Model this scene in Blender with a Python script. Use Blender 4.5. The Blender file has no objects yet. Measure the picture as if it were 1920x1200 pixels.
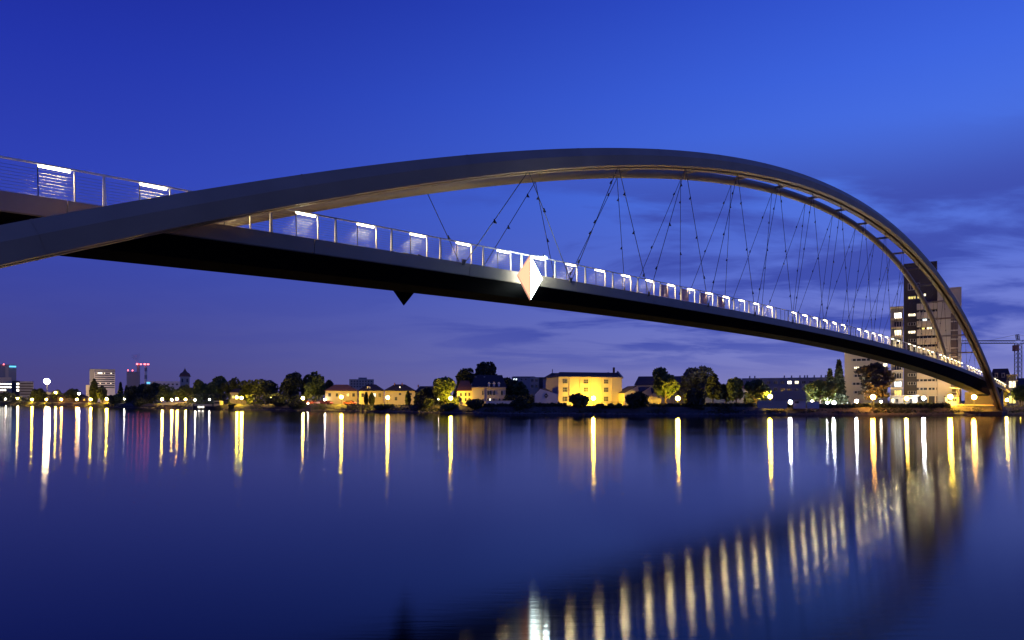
import bpy, bmesh, math, random
import numpy as np
from mathutils import Vector, Matrix

# ------------------------------------------------------------------ camera, sky, exposure
SC = bpy.context.scene
COL = SC.collection
F, VH, CH = 1280.0, 750.0, 3.7            # focal length in photo pixels, horizon row, eye height over water

cam_data = bpy.data.cameras.new('camera')
cam = bpy.data.objects.new('camera', cam_data)
COL.objects.link(cam)
cam.location = (0, 0, CH)
cam.rotation_euler = (math.radians(90), 0, 0)
cam_data.sensor_width = 36
cam_data.lens = 24
cam_data.shift_y = (VH - 600) / 1920
cam_data.clip_start = 0.1
cam_data.clip_end = 20000
SC.camera = cam

SC.view_settings.view_transform = 'Standard'
SC.view_settings.look = 'None'
SC.view_settings.gamma = 1
SC.view_settings.exposure = 0
SC.view_settings.use_curve_mapping = False
SC.render.engine = 'CYCLES'
SC.cycles.use_denoising = True
SC.cycles.max_bounces = 6
SC.cycles.sample_clamp_indirect = 6.0
SC.cycles.caustics_reflective = False
SC.cycles.caustics_refractive = False


def lin(r, g, b):
    return tuple((c / 255 / 12.92) if c <= 10 else ((c / 255 + .055) / 1.055) ** 2.4 for c in (r, g, b)) + (1,)


W = bpy.data.worlds.new('World')
SC.world = W
W.use_nodes = True
nt = W.node_tree
nt.nodes.clear()
N = nt.nodes.new
L = nt.links.new


def math_node(tree, op, a, b=None, c=None, clamp=False):
    n = tree.nodes.new('ShaderNodeMath')
    n.operation = op
    n.use_clamp = clamp
    for i, x in enumerate((a, b, c)):
        if x is None:
            continue
        if isinstance(x, (int, float)):
            n.inputs[i].default_value = x
        else:
            tree.links.new(x, n.inputs[i])
    return n.outputs[0]


def smooth(tree, x, lo, hi, to0=0.0, to1=1.0):
    n = tree.nodes.new('ShaderNodeMapRange')
    n.interpolation_type = 'SMOOTHSTEP'
    n.inputs[1].default_value, n.inputs[2].default_value = lo, hi
    n.inputs[3].default_value, n.inputs[4].default_value = to0, to1
    tree.links.new(x, n.inputs[0])
    return n.outputs[0]


def ramp(tree, fac, stops):
    n = tree.nodes.new('ShaderNodeValToRGB')
    el = n.color_ramp.elements
    while len(el) < len(stops):
        el.new(0.5)
    for e, (p, c) in zip(el, stops):
        e.position = p
        e.color = lin(*c)
    tree.links.new(fac, n.inputs[0])
    return n.outputs[0]


def mixc(tree, fac, a, b, mode='MIX'):
    n = tree.nodes.new('ShaderNodeMix')
    n.data_type = 'RGBA'
    n.blend_type = mode
    for k, x in ((0, fac), (6, a), (7, b)):
        if isinstance(x, (int, float, tuple)):
            n.inputs[k].default_value = x
        else:
            tree.links.new(x, n.inputs[k])
    return n.outputs[2]


tc = N('ShaderNodeTexCoord')
sep = N('ShaderNodeSeparateXYZ')
L(tc.outputs['Generated'], sep.inputs[0])
dx, dy, dz = sep.outputs
zz = math_node(nt, 'MAXIMUM', dz, 0.0)
hyp = math_node(nt, 'SQRT', math_node(nt, 'ADD', math_node(nt, 'MULTIPLY', dx, dx), math_node(nt, 'MULTIPLY', dy, dy)))
az = math_node(nt, 'DIVIDE', dx, math_node(nt, 'MAXIMUM', hyp, 0.001))
azf = smooth(nt, az, -0.72, 0.72)
left = ramp(nt, zz, [(0, (74, 66, 122)), (.06, (68, 68, 138)), (.17, (56, 68, 162)), (.28, (45, 62, 176)),
                     (.40, (34, 50, 166)), (.50, (27, 39, 150)), (1, (14, 20, 92))])
right = ramp(nt, zz, [(0, (134, 130, 184)), (.06, (126, 132, 204)), (.17, (94, 116, 212)), (.28, (78, 118, 228)),
                      (.40, (62, 102, 224)), (.50, (48, 82, 206)), (1, (22, 34, 124))])
sky = mixc(nt, azf, left, right)
# long bands of cloud, thicker towards the lighter side of the sky
den = math_node(nt, 'ADD', zz, 0.14)
cmb = N('ShaderNodeCombineXYZ')
L(math_node(nt, 'DIVIDE', dx, den), cmb.inputs[0])
L(math_node(nt, 'DIVIDE', dy, den), cmb.inputs[1])
noi = N('ShaderNodeTexNoise')
noi.inputs['Scale'].default_value = 1.25
noi.inputs['Detail'].default_value = 7
noi.inputs['Roughness'].default_value = 0.56
noi.inputs['Distortion'].default_value = 0.35
mp = N('ShaderNodeMapping')
mp.inputs['Location'].default_value = (3.4, 1.9, 0)
mp.inputs['Scale'].default_value = (0.75, 1.3, 1)
L(cmb.outputs[0], mp.inputs[0])
L(mp.outputs[0], noi.inputs['Vector'])
cov = smooth(nt, noi.outputs['Fac'], 0.43, 0.58)
band = math_node(nt, 'MULTIPLY', smooth(nt, zz, 0.02, 0.10), smooth(nt, zz, 0.24, 0.36, 1.0, 0.0))
azc = smooth(nt, az, -0.30, 0.20, 0.15, 0.95)
cf = math_node(nt, 'MULTIPLY', math_node(nt, 'MULTIPLY', cov, band), azc)
cloudcol = mixc(nt, azf, lin(52, 62, 152), lin(62, 78, 172))
sky = mixc(nt, cf, sky, cloudcol)
noi2 = N('ShaderNodeTexNoise')
noi2.inputs['Scale'].default_value = 2.1
noi2.inputs['Detail'].default_value = 5
L(mp.outputs[0], noi2.inputs['Vector'])
wisp = math_node(nt, 'MULTIPLY', smooth(nt, noi2.outputs['Fac'], 0.52, 0.72), smooth(nt, zz, 0.34, 0.12))
sky = mixc(nt, math_node(nt, 'MULTIPLY', math_node(nt, 'MULTIPLY', wisp, azc), 0.04), sky, lin(134, 146, 224))
bg = N('ShaderNodeBackground')
L(sky, bg.inputs[0])
bg.inputs[1].default_value = 1.02
wo = N('ShaderNodeOutputWorld')
L(bg.outputs[0], wo.inputs[0])

# ------------------------------------------------------------------ materials
MATS = {}


def mat(name, col, rough=0.7, vary=0.18, scale=3.0, metal=0.0, bump=0.0, tint=None):
    if name in MATS:
        return MATS[name]
    m = bpy.data.materials.new(name)
    m.use_nodes = True
    t = m.node_tree
    p = t.nodes['Principled BSDF']
    p.inputs['Roughness'].default_value = rough
    p.inputs['Metallic'].default_value = metal
    c = t.nodes.new('ShaderNodeTexCoord')
    n = t.nodes.new('ShaderNodeTexNoise')
    n.inputs['Scale'].default_value = scale
    n.inputs['Detail'].default_value = 5
    t.links.new(c.outputs['Object'], n.inputs['Vector'])
    a = tuple(max(0, x * (1 - vary)) for x in col) + (1,)
    b = tuple(min(1, x * (1 + vary)) for x in (tint or col)) + (1,)
    o = mixc(t, n.outputs['Fac'], a, b)
    t.links.new(o, p.inputs['Base Color'])
    if bump:
        bn = t.nodes.new('ShaderNodeBump')
        bn.inputs['Strength'].default_value = bump
        bn.inputs['Distance'].default_value = 0.05
        t.links.new(n.outputs['Fac'], bn.inputs['Height'])
        t.links.new(bn.outputs[0], p.inputs['Normal'])
    MATS[name] = m
    return m


def glow(name, col, strength, vary=0.0, scale=2.0):
    if name in MATS:
        return MATS[name]
    m = bpy.data.materials.new(name)
    m.use_nodes = True
    t = m.node_tree
    t.nodes.remove(t.nodes['Principled BSDF'])
    e = t.nodes.new('ShaderNodeEmission')
    e.inputs[0].default_value = col + (1,)
    e.inputs[1].default_value = strength
    if vary:
        c = t.nodes.new('ShaderNodeTexCoord')
        n = t.nodes.new('ShaderNodeTexNoise')
        n.inputs['Scale'].default_value = scale
        t.links.new(c.outputs['Object'], n.inputs['Vector'])
        mr = t.nodes.new('ShaderNodeMapRange')
        mr.inputs[1].default_value, mr.inputs[2].default_value = 0.35, 0.65
        mr.inputs[3].default_value, mr.inputs[4].default_value = strength * (1 - vary), strength * (1 + vary)
        t.links.new(n.outputs['Fac'], mr.inputs[0])
        t.links.new(mr.outputs[0], e.inputs[1])
    t.links.new(e.outputs[0], t.nodes['Material Output'].inputs[0])
    MATS[name] = m
    return m


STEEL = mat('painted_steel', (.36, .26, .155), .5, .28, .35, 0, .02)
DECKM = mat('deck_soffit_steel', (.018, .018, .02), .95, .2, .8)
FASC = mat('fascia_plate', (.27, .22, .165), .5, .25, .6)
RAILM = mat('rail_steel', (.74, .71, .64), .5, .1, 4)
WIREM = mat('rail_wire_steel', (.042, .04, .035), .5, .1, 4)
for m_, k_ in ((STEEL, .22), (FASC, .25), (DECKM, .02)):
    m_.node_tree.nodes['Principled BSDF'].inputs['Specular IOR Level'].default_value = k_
CABLE = mat('steel_cable', (.03, .03, .035), .6, .2, 6)
ASPH = mat('deck_surface', (.40, .36, .28), .8, .25, 2)
CONC = mat('abutment_concrete', (.05, .037, .028), .85, .25, .7, 0, .2)
CREAM = mat('cream_render', (.56, .475, .32), .85, .10, .35, 0, .05)
PALE = mat('pale_render', (.46, .385, .28), .85, .10, .3, 0, .05)
WHITE = mat('white_render', (.66, .62, .55), .85, .08, .4)
GREYW = mat('grey_concrete_wall', (.25, .24, .24), .85, .15, .2)
DARKW = mat('dark_brown_cladding', (.045, .036, .036), .7, .2, .3)
BROWN = mat('brown_panel', (.13, .085, .06), .75, .2, .5)
ROOF = mat('dark_roof_tiles', (.045, .033, .033), .85, .3, 1.5, 0, .3)
ROOFR = mat('red_brown_roof_tiles', (.20, .085, .05), .85, .3, 1.5, 0, .3)
GLASS = mat('dark_window_glass', (.03, .032, .04), .12, .2, .5)
FRAME = mat('window_frame_paint', (.35, .33, .3), .6, .1, 2)
POLE = mat('lamp_post_paint', (.06, .06, .06), .5, .2, 5)
BARK = mat('tree_bark', (.05, .035, .025), .9, .3, 3, 0, .4)
STONE = mat('quay_stone', (.13, .115, .10), .9, .35, .6, 0, .5)
WDARK = mat('boat_hull_paint', (.02, .02, .025), .5, .2, 1)
REDP = mat('red_white_banner_cloth', (.78, .60, .56), .8, .2, 1.2, 0, 0, (.8, .36, .32))
CARP = mat('car_paint', (.18, .03, .03), .3, .1, 1)
TYRE = mat('tyre_rubber', (.02, .02, .02), .9, .1, 5)
METG = mat('crane_paint', (.30, .27, .2), .6, .15, 1)

LAMP_W = glow('rail_light_tube', (1.0, .87, .55), 12.0)
SOD_Y = glow('sodium_yellow_globe', (1.0, .60, .03), 1000)
SOD_O = glow('sodium_orange_globe', (1.0, .44, .06), 320)
LED_W = glow('white_lamp_globe', (.92, .96, 1.0), 620)
DIM_Y = glow('small_yellow_globe', (1.0, .62, .10), 340)
DIM_W = glow('small_white_globe', (1.0, .86, .66), 90)
FLOOD = glow('floodlight_glass', (1.0, .70, .36), 500)
REDL = glow('red_beacon', (1.0, .12, .14), 7)
CYAN = glow('cyan_sign_tube', (.12, .55, 1.0), 1.8)
LITW = glow('lit_window_warm', (1.0, .86, .58), 2.2, .5, 1.2)
LITY = glow('lit_window_yellow', (1.0, .80, .22), 1.4, .5, 1.5)
LITC = glow('lit_window_cool', (.80, .92, 1.0), 2.2, .4, 1.5)
LITB = glow('lit_window_bright', (1.0, .90, .70), 7.0, .3, 1.5)
PAN_W = glow('panel_lamplight_white', (.82, 1.0, .93), 20.0)  # spot lamp's light on the marker plate, put into the plate's own emission
PAN_O = glow('panel_lamplight_orange', (1.0, .47, .27), 1.65)  # orange light on the marker's left plate, likewise given as emission


def leafmat(name, col):
    m = mat(name, col, .75, .45, .25)
    return m


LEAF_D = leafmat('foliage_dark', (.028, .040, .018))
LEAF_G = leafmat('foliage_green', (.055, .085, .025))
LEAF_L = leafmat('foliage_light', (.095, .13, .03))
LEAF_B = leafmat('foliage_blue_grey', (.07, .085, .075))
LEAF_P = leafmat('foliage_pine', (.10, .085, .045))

# ------------------------------------------------------------------ helpers


def tag(o, label=None, cat=None, group=None, kind=None):
    for k, v in (('label', label), ('category', cat), ('group', group), ('kind', kind)):
        if v:
            o[k] = v
    return o


def link(name, me, m=None, parent=None, loc=None, rz=0.0, smooth_=False):
    o = bpy.data.objects.new(name, me)
    COL.objects.link(o)
    if m is not None and not me.materials:
        me.materials.append(m)
    if parent is not None:
        o.parent = parent
    if loc is not None:
        o.location = loc
    if rz:
        o.rotation_euler = (0, 0, rz)
    if smooth_:
        me.polygons.foreach_set('use_smooth', [True] * len(me.polygons))
    return o


def empty(name, loc, rz=0.0, label=None, cat=None, group=None):
    o = bpy.data.objects.new(name, None)
    o.empty_display_size = 0.5
    COL.objects.link(o)
    o.location = loc
    o.rotation_euler = (0, 0, rz)
    return tag(o, label, cat, group)


def copy_tree(o, parent=None):
    c = o.copy()
    COL.objects.link(c)
    if parent is not None:
        c.parent = parent
    for ch in list(o.children):
        copy_tree(ch, c)
    return c


class MB:
    def __init__(self):
        self.v, self.f = [], []

    def add(self, vs, fs):
        k = len(self.v)
        self.v += [tuple(x) for x in vs]
        self.f += [tuple(i + k for i in f) for f in fs]
        return self

    def box(self, x0, x1, y0, y1, z0, z1):
        vs = [(x, y, z) for z in (z0, z1) for y in (y0, y1) for x in (x0, x1)]
        return self.add(vs, [(0, 2, 3, 1), (4, 5, 7, 6), (0, 1, 5, 4), (1, 3, 7, 5), (3, 2, 6, 7), (2, 0, 4, 6)])

    def tube(self, pts, rad, n=6, caps=True):
        """round bar through points; rad is a number or one per point"""
        pts = [Vector(p) for p in pts]
        rs = rad if isinstance(rad, (list, tuple)) else [rad] * len(pts)
        vs, fs = [], []
        for i, p in enumerate(pts):
            d = (pts[min(i + 1, len(pts) - 1)] - pts[max(i - 1, 0)]).normalized()
            up = Vector((0, 0, 1)) if abs(d.z) < .95 else Vector((1, 0, 0))
            a = d.cross(up).normalized()
            b = a.cross(d).normalized()
            for j in range(n):
                t = 2 * math.pi * j / n
                vs.append(p + (a * math.cos(t) + b * math.sin(t)) * rs[i])
        for i in range(len(pts) - 1):
            for j in range(n):
                fs.append((i * n + j, i * n + (j + 1) % n, (i + 1) * n + (j + 1) % n, (i + 1) * n + j))
        if caps:
            fs.append(tuple(reversed(range(n))))
            fs.append(tuple(range((len(pts) - 1) * n, len(pts) * n)))
        return self.add(vs, fs)

    def prism(self, poly, y0, y1):
        """polygon given in x,z extruded along y"""
        n = len(poly)
        vs = [(x, y0, z) for x, z in poly] + [(x, y1, z) for x, z in poly]
        fs = [tuple(range(n)), tuple(reversed(range(n, 2 * n)))]
        fs += [(i, i + n, (i + 1) % n + n, (i + 1) % n) for i in range(n)]
        return self.add(vs, fs)

    def mesh(self, name):
        me = bpy.data.meshes.new(name)
        me.from_pydata(self.v, [], self.f)
        bm = bmesh.new()
        bm.from_mesh(me)
        bmesh.ops.recalc_face_normals(bm, faces=bm.faces)
        bm.to_mesh(me)
        bm.free()
        return me

    def build(self, name, m, parent=None, loc=None, rz=0.0, smooth_=False):
        return link(name, self.mesh(name), m, parent, loc, rz, smooth_)


def W3(u, v, Y):
    return Vector(((u - 960) / F * Y, Y, CH + (VH - v) / F * Y))


def ico(r, sub=2):
    bm = bmesh.new()
    bmesh.ops.create_icosphere(bm, subdivisions=sub, radius=r)
    me = bpy.data.meshes.new('globe')
    bm.to_mesh(me)
    bm.free()
    me.polygons.foreach_set('use_smooth', [True] * len(me.polygons))
    return me


# ------------------------------------------------------------------ river and banks
BANKU = np.array([-700, -200, 0, 240, 440, 640, 750, 900, 1000, 1250, 1500, 1880, 2100, 2600, 3400])
BANKY = np.array([1200, 690, 474, 315, 251, 217, 199, 178, 171, 164, 165, 166, 172, 196, 215.])
YS = 0.82                                 # scale from first survey distances to final ones


def YB(u):
    return float(np.interp(u, BANKU, BANKY))


G = 2.1                                   # ground level on the far bank

wm = bpy.data.materials.new('river_water')
wm.use_nodes = True
t = wm.node_tree
t.nodes.remove(t.nodes['Principled BSDF'])
c = t.nodes.new('ShaderNodeTexCoord')


def wave(scale, sx, sy, detail):
    m1 = t.nodes.new('ShaderNodeMapping')
    m1.inputs['Scale'].default_value = (sx, sy, 1)
    m1.inputs['Rotation'].default_value = (0, 0, .12)
    n1 = t.nodes.new('ShaderNodeTexNoise')
    n1.inputs['Scale'].default_value = scale
    n1.inputs['Detail'].default_value = detail
    t.links.new(c.outputs['Object'], m1.inputs[0])
    t.links.new(m1.outputs[0], n1.inputs['Vector'])
    return n1.outputs['Fac']


bn = t.nodes.new('ShaderNodeBump')
bn.inputs["Strength"].default_value = 0.16
bn.inputs['Distance'].default_value = 0.010
t.links.new(wave(4.6, .2, 1.3, 3), bn.inputs['Height'])
patch = wave(.035, .5, 1.6, 3)
rg = smooth(t, patch, .35, .65, .102, .12)
gl = t.nodes.new('ShaderNodeBsdfGlossy')
gl.distribution = 'BECKMANN'
gl.inputs['Color'].default_value = (.93, .95, 1, 1)
gl.inputs['Anisotropy'].default_value = 0.45      # long crests lie across the river view, set by the current
tg = t.nodes.new('ShaderNodeCombineXYZ')
tg.inputs[0].default_value = 1.0
t.links.new(tg.outputs[0], gl.inputs['Tangent'])
t.links.new(rg, gl.inputs['Roughness'])
t.links.new(bn.outputs[0], gl.inputs['Normal'])
df = t.nodes.new('ShaderNodeBsdfDiffuse')
df.inputs['Color'].default_value = (.003, .004, .009, 1)
fr = t.nodes.new('ShaderNodeFresnel')
fr.inputs['IOR'].default_value = 1.33
mx = t.nodes.new('ShaderNodeMixShader')
t.links.new(fr.outputs[0], mx.inputs[0])
t.links.new(df.outputs[0], mx.inputs[1])
t.links.new(gl.outputs[0], mx.inputs[2])
t.links.new(mx.outputs[0], t.nodes['Material Output'].inputs[0])
river = link('river', MB().add([(-1500, -400, 0), (1500, -400, 0), (1500, 1600, 0), (-1500, 1600, 0)], [(0, 1, 2, 3)]).mesh('river'), wm)
tag(river, kind='structure')

us = np.concatenate([np.arange(-700, 2000, 20), np.arange(2000, 3401, 100)])
rng = np.random.default_rng(5)
vs, fs = [], []
rows = [(0, -.6), (1.0, .2), (2.2, .4), (3.4, .9), (6.5, 2.0), (9, G), (60, G), (260, G + .2), (900, G + .6)]
for u in us:
    Y = YB(u) + rng.normal(0, .35)
    for off, z in rows:
        k = (Y + off) / Y
        vs.append((((u - 960) / F) * Y * k, Y * k, z + (rng.normal(0, .12) if .3 < z < 2.0 else 0)))
R = len(rows)
for i in range(len(us) - 1):
    for j in range(R - 1):
        fs.append((i * R + j, (i + 1) * R + j, (i + 1) * R + j + 1, i * R + j + 1))
gm = mat('bank_soil', (.075, .062, .045), .95, .35, .5, 0, .5)
fb = link('far_bank_ground', bpy.data.meshes.new('far_bank_ground'), None)
fb.data.from_pydata(vs, [], fs)
fb.data.materials.append(gm)
tag(fb, kind='structure')
nb = MB()
P0 = Vector((-16.1431875, 24.0, 0))
EB = Vector((0.68170229, 0.73162968, 0))  # along the bridge
NB = Vector((0.73162968, -0.68170229, 0))  # across it, towards the camera
NS = 3.2728
edge = [(-400, 330), (-120, 82), (-46, 17), (-32, 5.5), (-12, 1.6), (0, .5), (12, -3), (60, -40), (300, -260)]
vs, fs = [], []
for x, y in edge:
    for o_, z in ((0, -.6), (1.5, .6), (4, 2.6), (7, 3.0), (300, 3.2)):
        vs.append((x - o_ * .68, y - o_ * .73, z))
for i in range(len(edge) - 1):
    for j in range(4):
        fs.append((i * 5 + j, (i + 1) * 5 + j, (i + 1) * 5 + j + 1, i * 5 + j + 1))
nb = link('near_bank_ground', bpy.data.meshes.new('near_bank_ground'), gm)
nb.data.from_pydata(vs, [], fs)
tag(nb, kind='structure')

# ------------------------------------------------------------------ the footbridge


def B(s, w, z):
    q = P0 + EB * s + NB * w
    return Vector((q.x, q.y, z))


def zdeck(s):
    return 10.70 + .0368 * s - 2.504e-4 * s * s


def zarch(s):
    return 9.92 + .4099 * s - .002233 * s * s - .60


def wtube(s):
    return -1.75 - .24 * (28.1 - zarch(s))


def depth(s):
    return 1.22 + max(0, (s - 75) / 70) ** 1.5 * 0.75


bridge = empty('footbridge', B(-23, -2.75, 0), 0, 'long arched steel footbridge with lit handrails spanning the whole river', 'bridge')
binv = Matrix.Translation(-bridge.location)


def bpart(mb, name, m, parent=None, smooth_=False):
    """link a mesh built in world space under the bridge (or one of its parts)"""
    o = mb.build(name, m, parent or bridge, None, 0, smooth_)
    if parent is None:
        o.data.transform(binv)
    else:
        o.data.transform(binv)
    return o


# deck body in segments as built: soffit hull, then walking surface
S = np.arange(-29, 226.1, 2.0)
mb = MB()
vs, fs = [], []
for s in S:
    zd, d = zdeck(s), depth(s)
    prof = [(.10, -.06), (.10, -.62), (-1.5, -d), (-4.0, -d), (-5.6, -.62), (-5.6, -.06)]
    vs += [B(s, w, zd + z) for w, z in prof]
n = 6
for i in range(len(S) - 1):
    for j in range(n):
        fs.append((i * n + j, i * n + (j + 1) % n, (i + 1) * n + (j + 1) % n, (i + 1) * n + j))
fs += [tuple(range(n)), tuple(range((len(S) - 1) * n, len(S) * n))]
mb.add(vs, fs)
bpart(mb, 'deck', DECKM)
mb = MB()
vs, fs = [], []
for s in S:
    vs += [B(s, .02, zdeck(s) - .02), B(s, -5.52, zdeck(s) - .02)]
for i in range(len(S) - 1):
    fs.append((2 * i, 2 * i + 1, 2 * i + 3, 2 * i + 2))
mb.add(vs, fs)
bpart(mb, 'walkway', ASPH)
# fascia plates with open joints
for side, wf in ((1, .10), (-1, -5.60)):
    k = 0
    s0 = -29.0
    while s0 < 225:
        s1 = min(s0 + 9.8, 225.5)
        mb = MB()
        ss = np.linspace(s0 + .015, s1 - .015, 4)
        vs, fs = [], []
        for s in ss:
            z = zdeck(s)
            a, b = wf + side * .003, wf + side * .10
            vs += [B(s, a, z + .04), B(s, b, z + .04), B(s, b - side * .05, z - .60), B(s, a, z - .64)]
        for i in range(3):
            for j in range(4):
                fs.append((i * 4 + j, i * 4 + (j + 1) % 4, (i + 1) * 4 + (j + 1) % 4, (i + 1) * 4 + j))
        fs += [(0, 1, 2, 3), (12, 13, 14, 15)]
        mb.add(vs, fs)
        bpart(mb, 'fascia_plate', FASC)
        s0 = s1


def slope(s):
    return math.atan((zarch(s + .1) - zarch(s - .1)) / .2)


SA = np.concatenate([np.arange(-26.5, 211.0, 1.6)])
for wc in (1.62, .74):                    # twin six-sided box members
    vs, fs = [], []
    for s in SA:
        a = slope(s)
        for dw, dn in ((-.22, .58), (.22, .58), (.42, .06), (.26, -.58), (-.26, -.58), (-.42, .06)):
            vs.append(B(s - math.sin(a) * dn, wc + dw, zarch(s) + math.cos(a) * dn))
    n = 6
    for i in range(len(SA) - 1):
        for j in range(n):
            fs.append((i * n + j, i * n + (j + 1) % n, (i + 1) * n + (j + 1) % n, (i + 1) * n + j))
    mb = MB()
    mb.add(vs, fs)
    o = bpart(mb, 'box_arch', STEEL)
for wc in (1.62, .74):                    # plate joints every few metres
    for s in np.arange(-20, 205, 9.6):
        a = slope(s)
        vs = []
        for e in (-.03, .03):
            for dw, dn in ((-.23, .592), (.23, .592), (.432, .06), (.27, -.592), (-.27, -.592), (-.432, .06)):
                vs.append(B(s - math.sin(a) * dn + e, wc + dw, zarch(s) + math.cos(a) * dn + math.tan(a) * e))
        mb = MB()
        mb.add(vs, [(j, (j + 1) % 6, 6 + (j + 1) % 6, 6 + j) for j in range(6)])
        bpart(mb, 'plate_joint', STEEL)
mb = MB()
SA2 = np.arange(3.4, 188.5, 1.8)
mb.tube([B(s, wtube(s), zarch(s)) for s in SA2], .42, 12)
bpart(mb, 'tube_arch', STEEL, None, True)

NK = 20
hexn = [NS * (7.35 + 2.9 * k) for k in range(-1, NK)]
tubn = [NS * (6.35 + 2.87 * k) for k in range(-1, NK + 1)]
ancn = [NS * (8.9 + 2.95 * k) for k in range(-1, NK)]
ancf = [NS * (7.85 + 2.9 * k) for k in range(-1, NK + 1)]
for s in tubn + [tubn[-1] + NS * 2.87]:
    if s < 14 or s > 200:
        continue
    mb = MB()
    a, b = B(s, wtube(s) + .3, zarch(s) + .1), B(s, .42, zarch(s) + .02)
    mb.tube([a, b], .16, 6)
    bpart(mb, 'cross_strut', STEEL)


def cable(p, q, key):
    mb = MB()
    mb.tube([p, q], .025, 5)
    o = bpart(mb, 'hanger_cable', CABLE)
    d = q - p
    r = random.Random(key)
    nmk = 3 if d.length > 9 else 1
    for i in range(nmk):
        f_ = (i + .6 + r.uniform(-.15, .15)) / (nmk + .1)
        c = p + d * f_
        t = NB * (1 if key % 2 else -1) * .0 + EB * (-1 if r.random() < .75 else 1)
        m_ = MB()
        up = Vector((0, 0, 1))
        a = [c + up * .12 + t * .03, c - up * .12 + t * .03, c - up * .11 + t * .22, c + up * .02 + t * .09]
        vs = [x + NB * .05 for x in a] + [x - NB * .05 for x in a]
        m_.add(vs, [(0, 1, 2, 3), (7, 6, 5, 4), (0, 4, 5, 1), (1, 5, 6, 2), (2, 6, 7, 3), (3, 7, 4, 0)])
        bpart(m_, 'cable_damper', CABLE, o)
    return o


key = 0
for k, sh in enumerate(hexn):
    for sa in (ancn[k - 1] if k else None, ancn[k] if k < len(ancn) else None):
        if sa is None or sh < 16 or zarch(sh) - zdeck(sh) < 2.6 or sa > 198:
            continue
        key += 1
        cable(B(sa, .26, zdeck(sa) - .05), B(sh, 1.0, zarch(sh) - .45), key)
for k, st in enumerate(tubn):
    for sa in (ancf[k - 1] if k else None, ancf[k] if k < len(ancf) else None):
        if sa is None or zarch(st) - zdeck(st) < 2.2 or sa > 198 or sa < 22:
            continue
        key += 1
        cable(B(sa, -5.7, zdeck(sa) - .05), B(st, wtube(st), zarch(st) - .40), key)
for k, sa in enumerate(ancn):             # gusset where each pair of cables meets the deck edge
    if 18 < sa < 198:
        mb = MB()
        z = zdeck(sa)
        a = [B(sa - .14, .24, z + .22), B(sa + .14, .24, z + .22), B(sa + .07, .24, z - .10), B(sa - .07, .24, z - .10)]
        mb.add([x + NB * .04 for x in a] + [x - NB * .03 for x in a],
               [(0, 1, 2, 3), (7, 6, 5, 4), (0, 4, 5, 1), (1, 5, 6, 2), (2, 6, 7, 3), (3, 7, 4, 0)])
        bpart(mb, 'cable_anchor', CABLE)

# railings: handrail > posts, stanchions, wires and the lamps set in the rail
NOLAMP = {20, 27, 35, 42, 50, 57}


def rail_frame(s, w, lean=1):
    """matrix at deck height, x along the bridge (with the slope), y towards the camera, z up"""
    m = Matrix.Identity(4)
    sl = (zdeck(s + .5) - zdeck(s - .5))
    x = Vector((EB.x, EB.y, sl))
    for i in range(3):
        m[i][0], m[i][1], m[i][2] = x[i], NB[i], (0, 0, 1)[i]
    q = B(s, w, zdeck(s)) - bridge.location
    m[0][3], m[1][3], m[2][3] = q
    return m


post_me = MB().add([(-.06, -.05, 0), (.06, -.05, 0), (.06, .05, 0), (-.06, .05, 0), (-.035, -.03, 1.2), (.035, -.03, 1.2), (.035, .03, 1.2), (-.035, .03, 1.2)],
                   [(0, 1, 2, 3), (4, 7, 6, 5), (0, 4, 5, 1), (1, 5, 6, 2), (2, 6, 7, 3), (3, 7, 4, 0)]).mesh('railing_post')
post_me.materials.append(RAILM)
stan_me = MB().box(-.022, .022, -.022, .022, 0, 1.16).mesh('stanchion')
stan_me.materials.append(RAILM)
thin_me = MB().box(-.014, .014, -.014, .014, 0, 1.16).mesh('stanchion')
thin_me.materials.append(POLE)
lamp_me = MB().box(-.48, .48, -.05, .05, -.04, .03).mesh('rail_lamp')
lamp_me.materials.append(LAMP_W)
RAIL_LIGHT = bpy.data.lights.new('rail_lamp_light', 'AREA')
RAIL_LIGHT.shape = 'RECTANGLE'
RAIL_LIGHT.size, RAIL_LIGHT.size_y = .9, .07
RAIL_LIGHT.energy = 115
RAIL_LIGHT.color = (1.0, .77, .33)
for side, w in ((1, -.02), (-1, -5.48)):
    mb = MB()
    ss = np.arange(-28, 224, 3.2728 / 2)
    vs, fs = [], []
    for s in ss:
        z = zdeck(s) + 1.2
        vs += [B(s, w - .045, z), B(s, w + .045, z), B(s, w + .045, z + .055), B(s, w - .045, z + .055)]
    for i in range(len(ss) - 1):
        for j in range(4):
            fs.append((i * 4 + j, i * 4 + (j + 1) % 4, (i + 1) * 4 + (j + 1) % 4, (i + 1) * 4 + j))
    mb.add(vs, fs)
    rail = bpart(mb, 'railing', RAILM)
    for k in range(9):
        mb = MB()
        sw = np.arange(-28, 224, 6.5)
        mb.tube([B(s, w, zdeck(s) + .12 + k * .113) for s in sw], .006, 4)
        bpart(mb, 'railing_wire', WIREM, rail)
    for i in range(-8, 68):
        for me, name, off in ((post_me, 'railing_post', -.5), (thin_me, 'stanchion', -.13), (stan_me, 'stanchion', .21)):
            o = bpy.data.objects.new(name, me)
            COL.objects.link(o)
            o.parent = rail
            o.matrix_local = rail_frame((i + off) * NS, w)
        if i in NOLAMP or side < 0:
            continue
        o = bpy.data.objects.new('rail_lamp', lamp_me)
        COL.objects.link(o)
        o.parent = rail
        m = rail_frame((i + .02) * NS, w - .05)
        m[2][3] += 1.165
        o.matrix_local = m
        lo = bpy.data.objects.new('rail_lamp_light', RAIL_LIGHT)
        COL.objects.link(lo)
        lo.parent = o
        lo.location = (0, -.06, -.05)
        lo.rotation_euler = (math.radians(-14), 0, 0)

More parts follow.
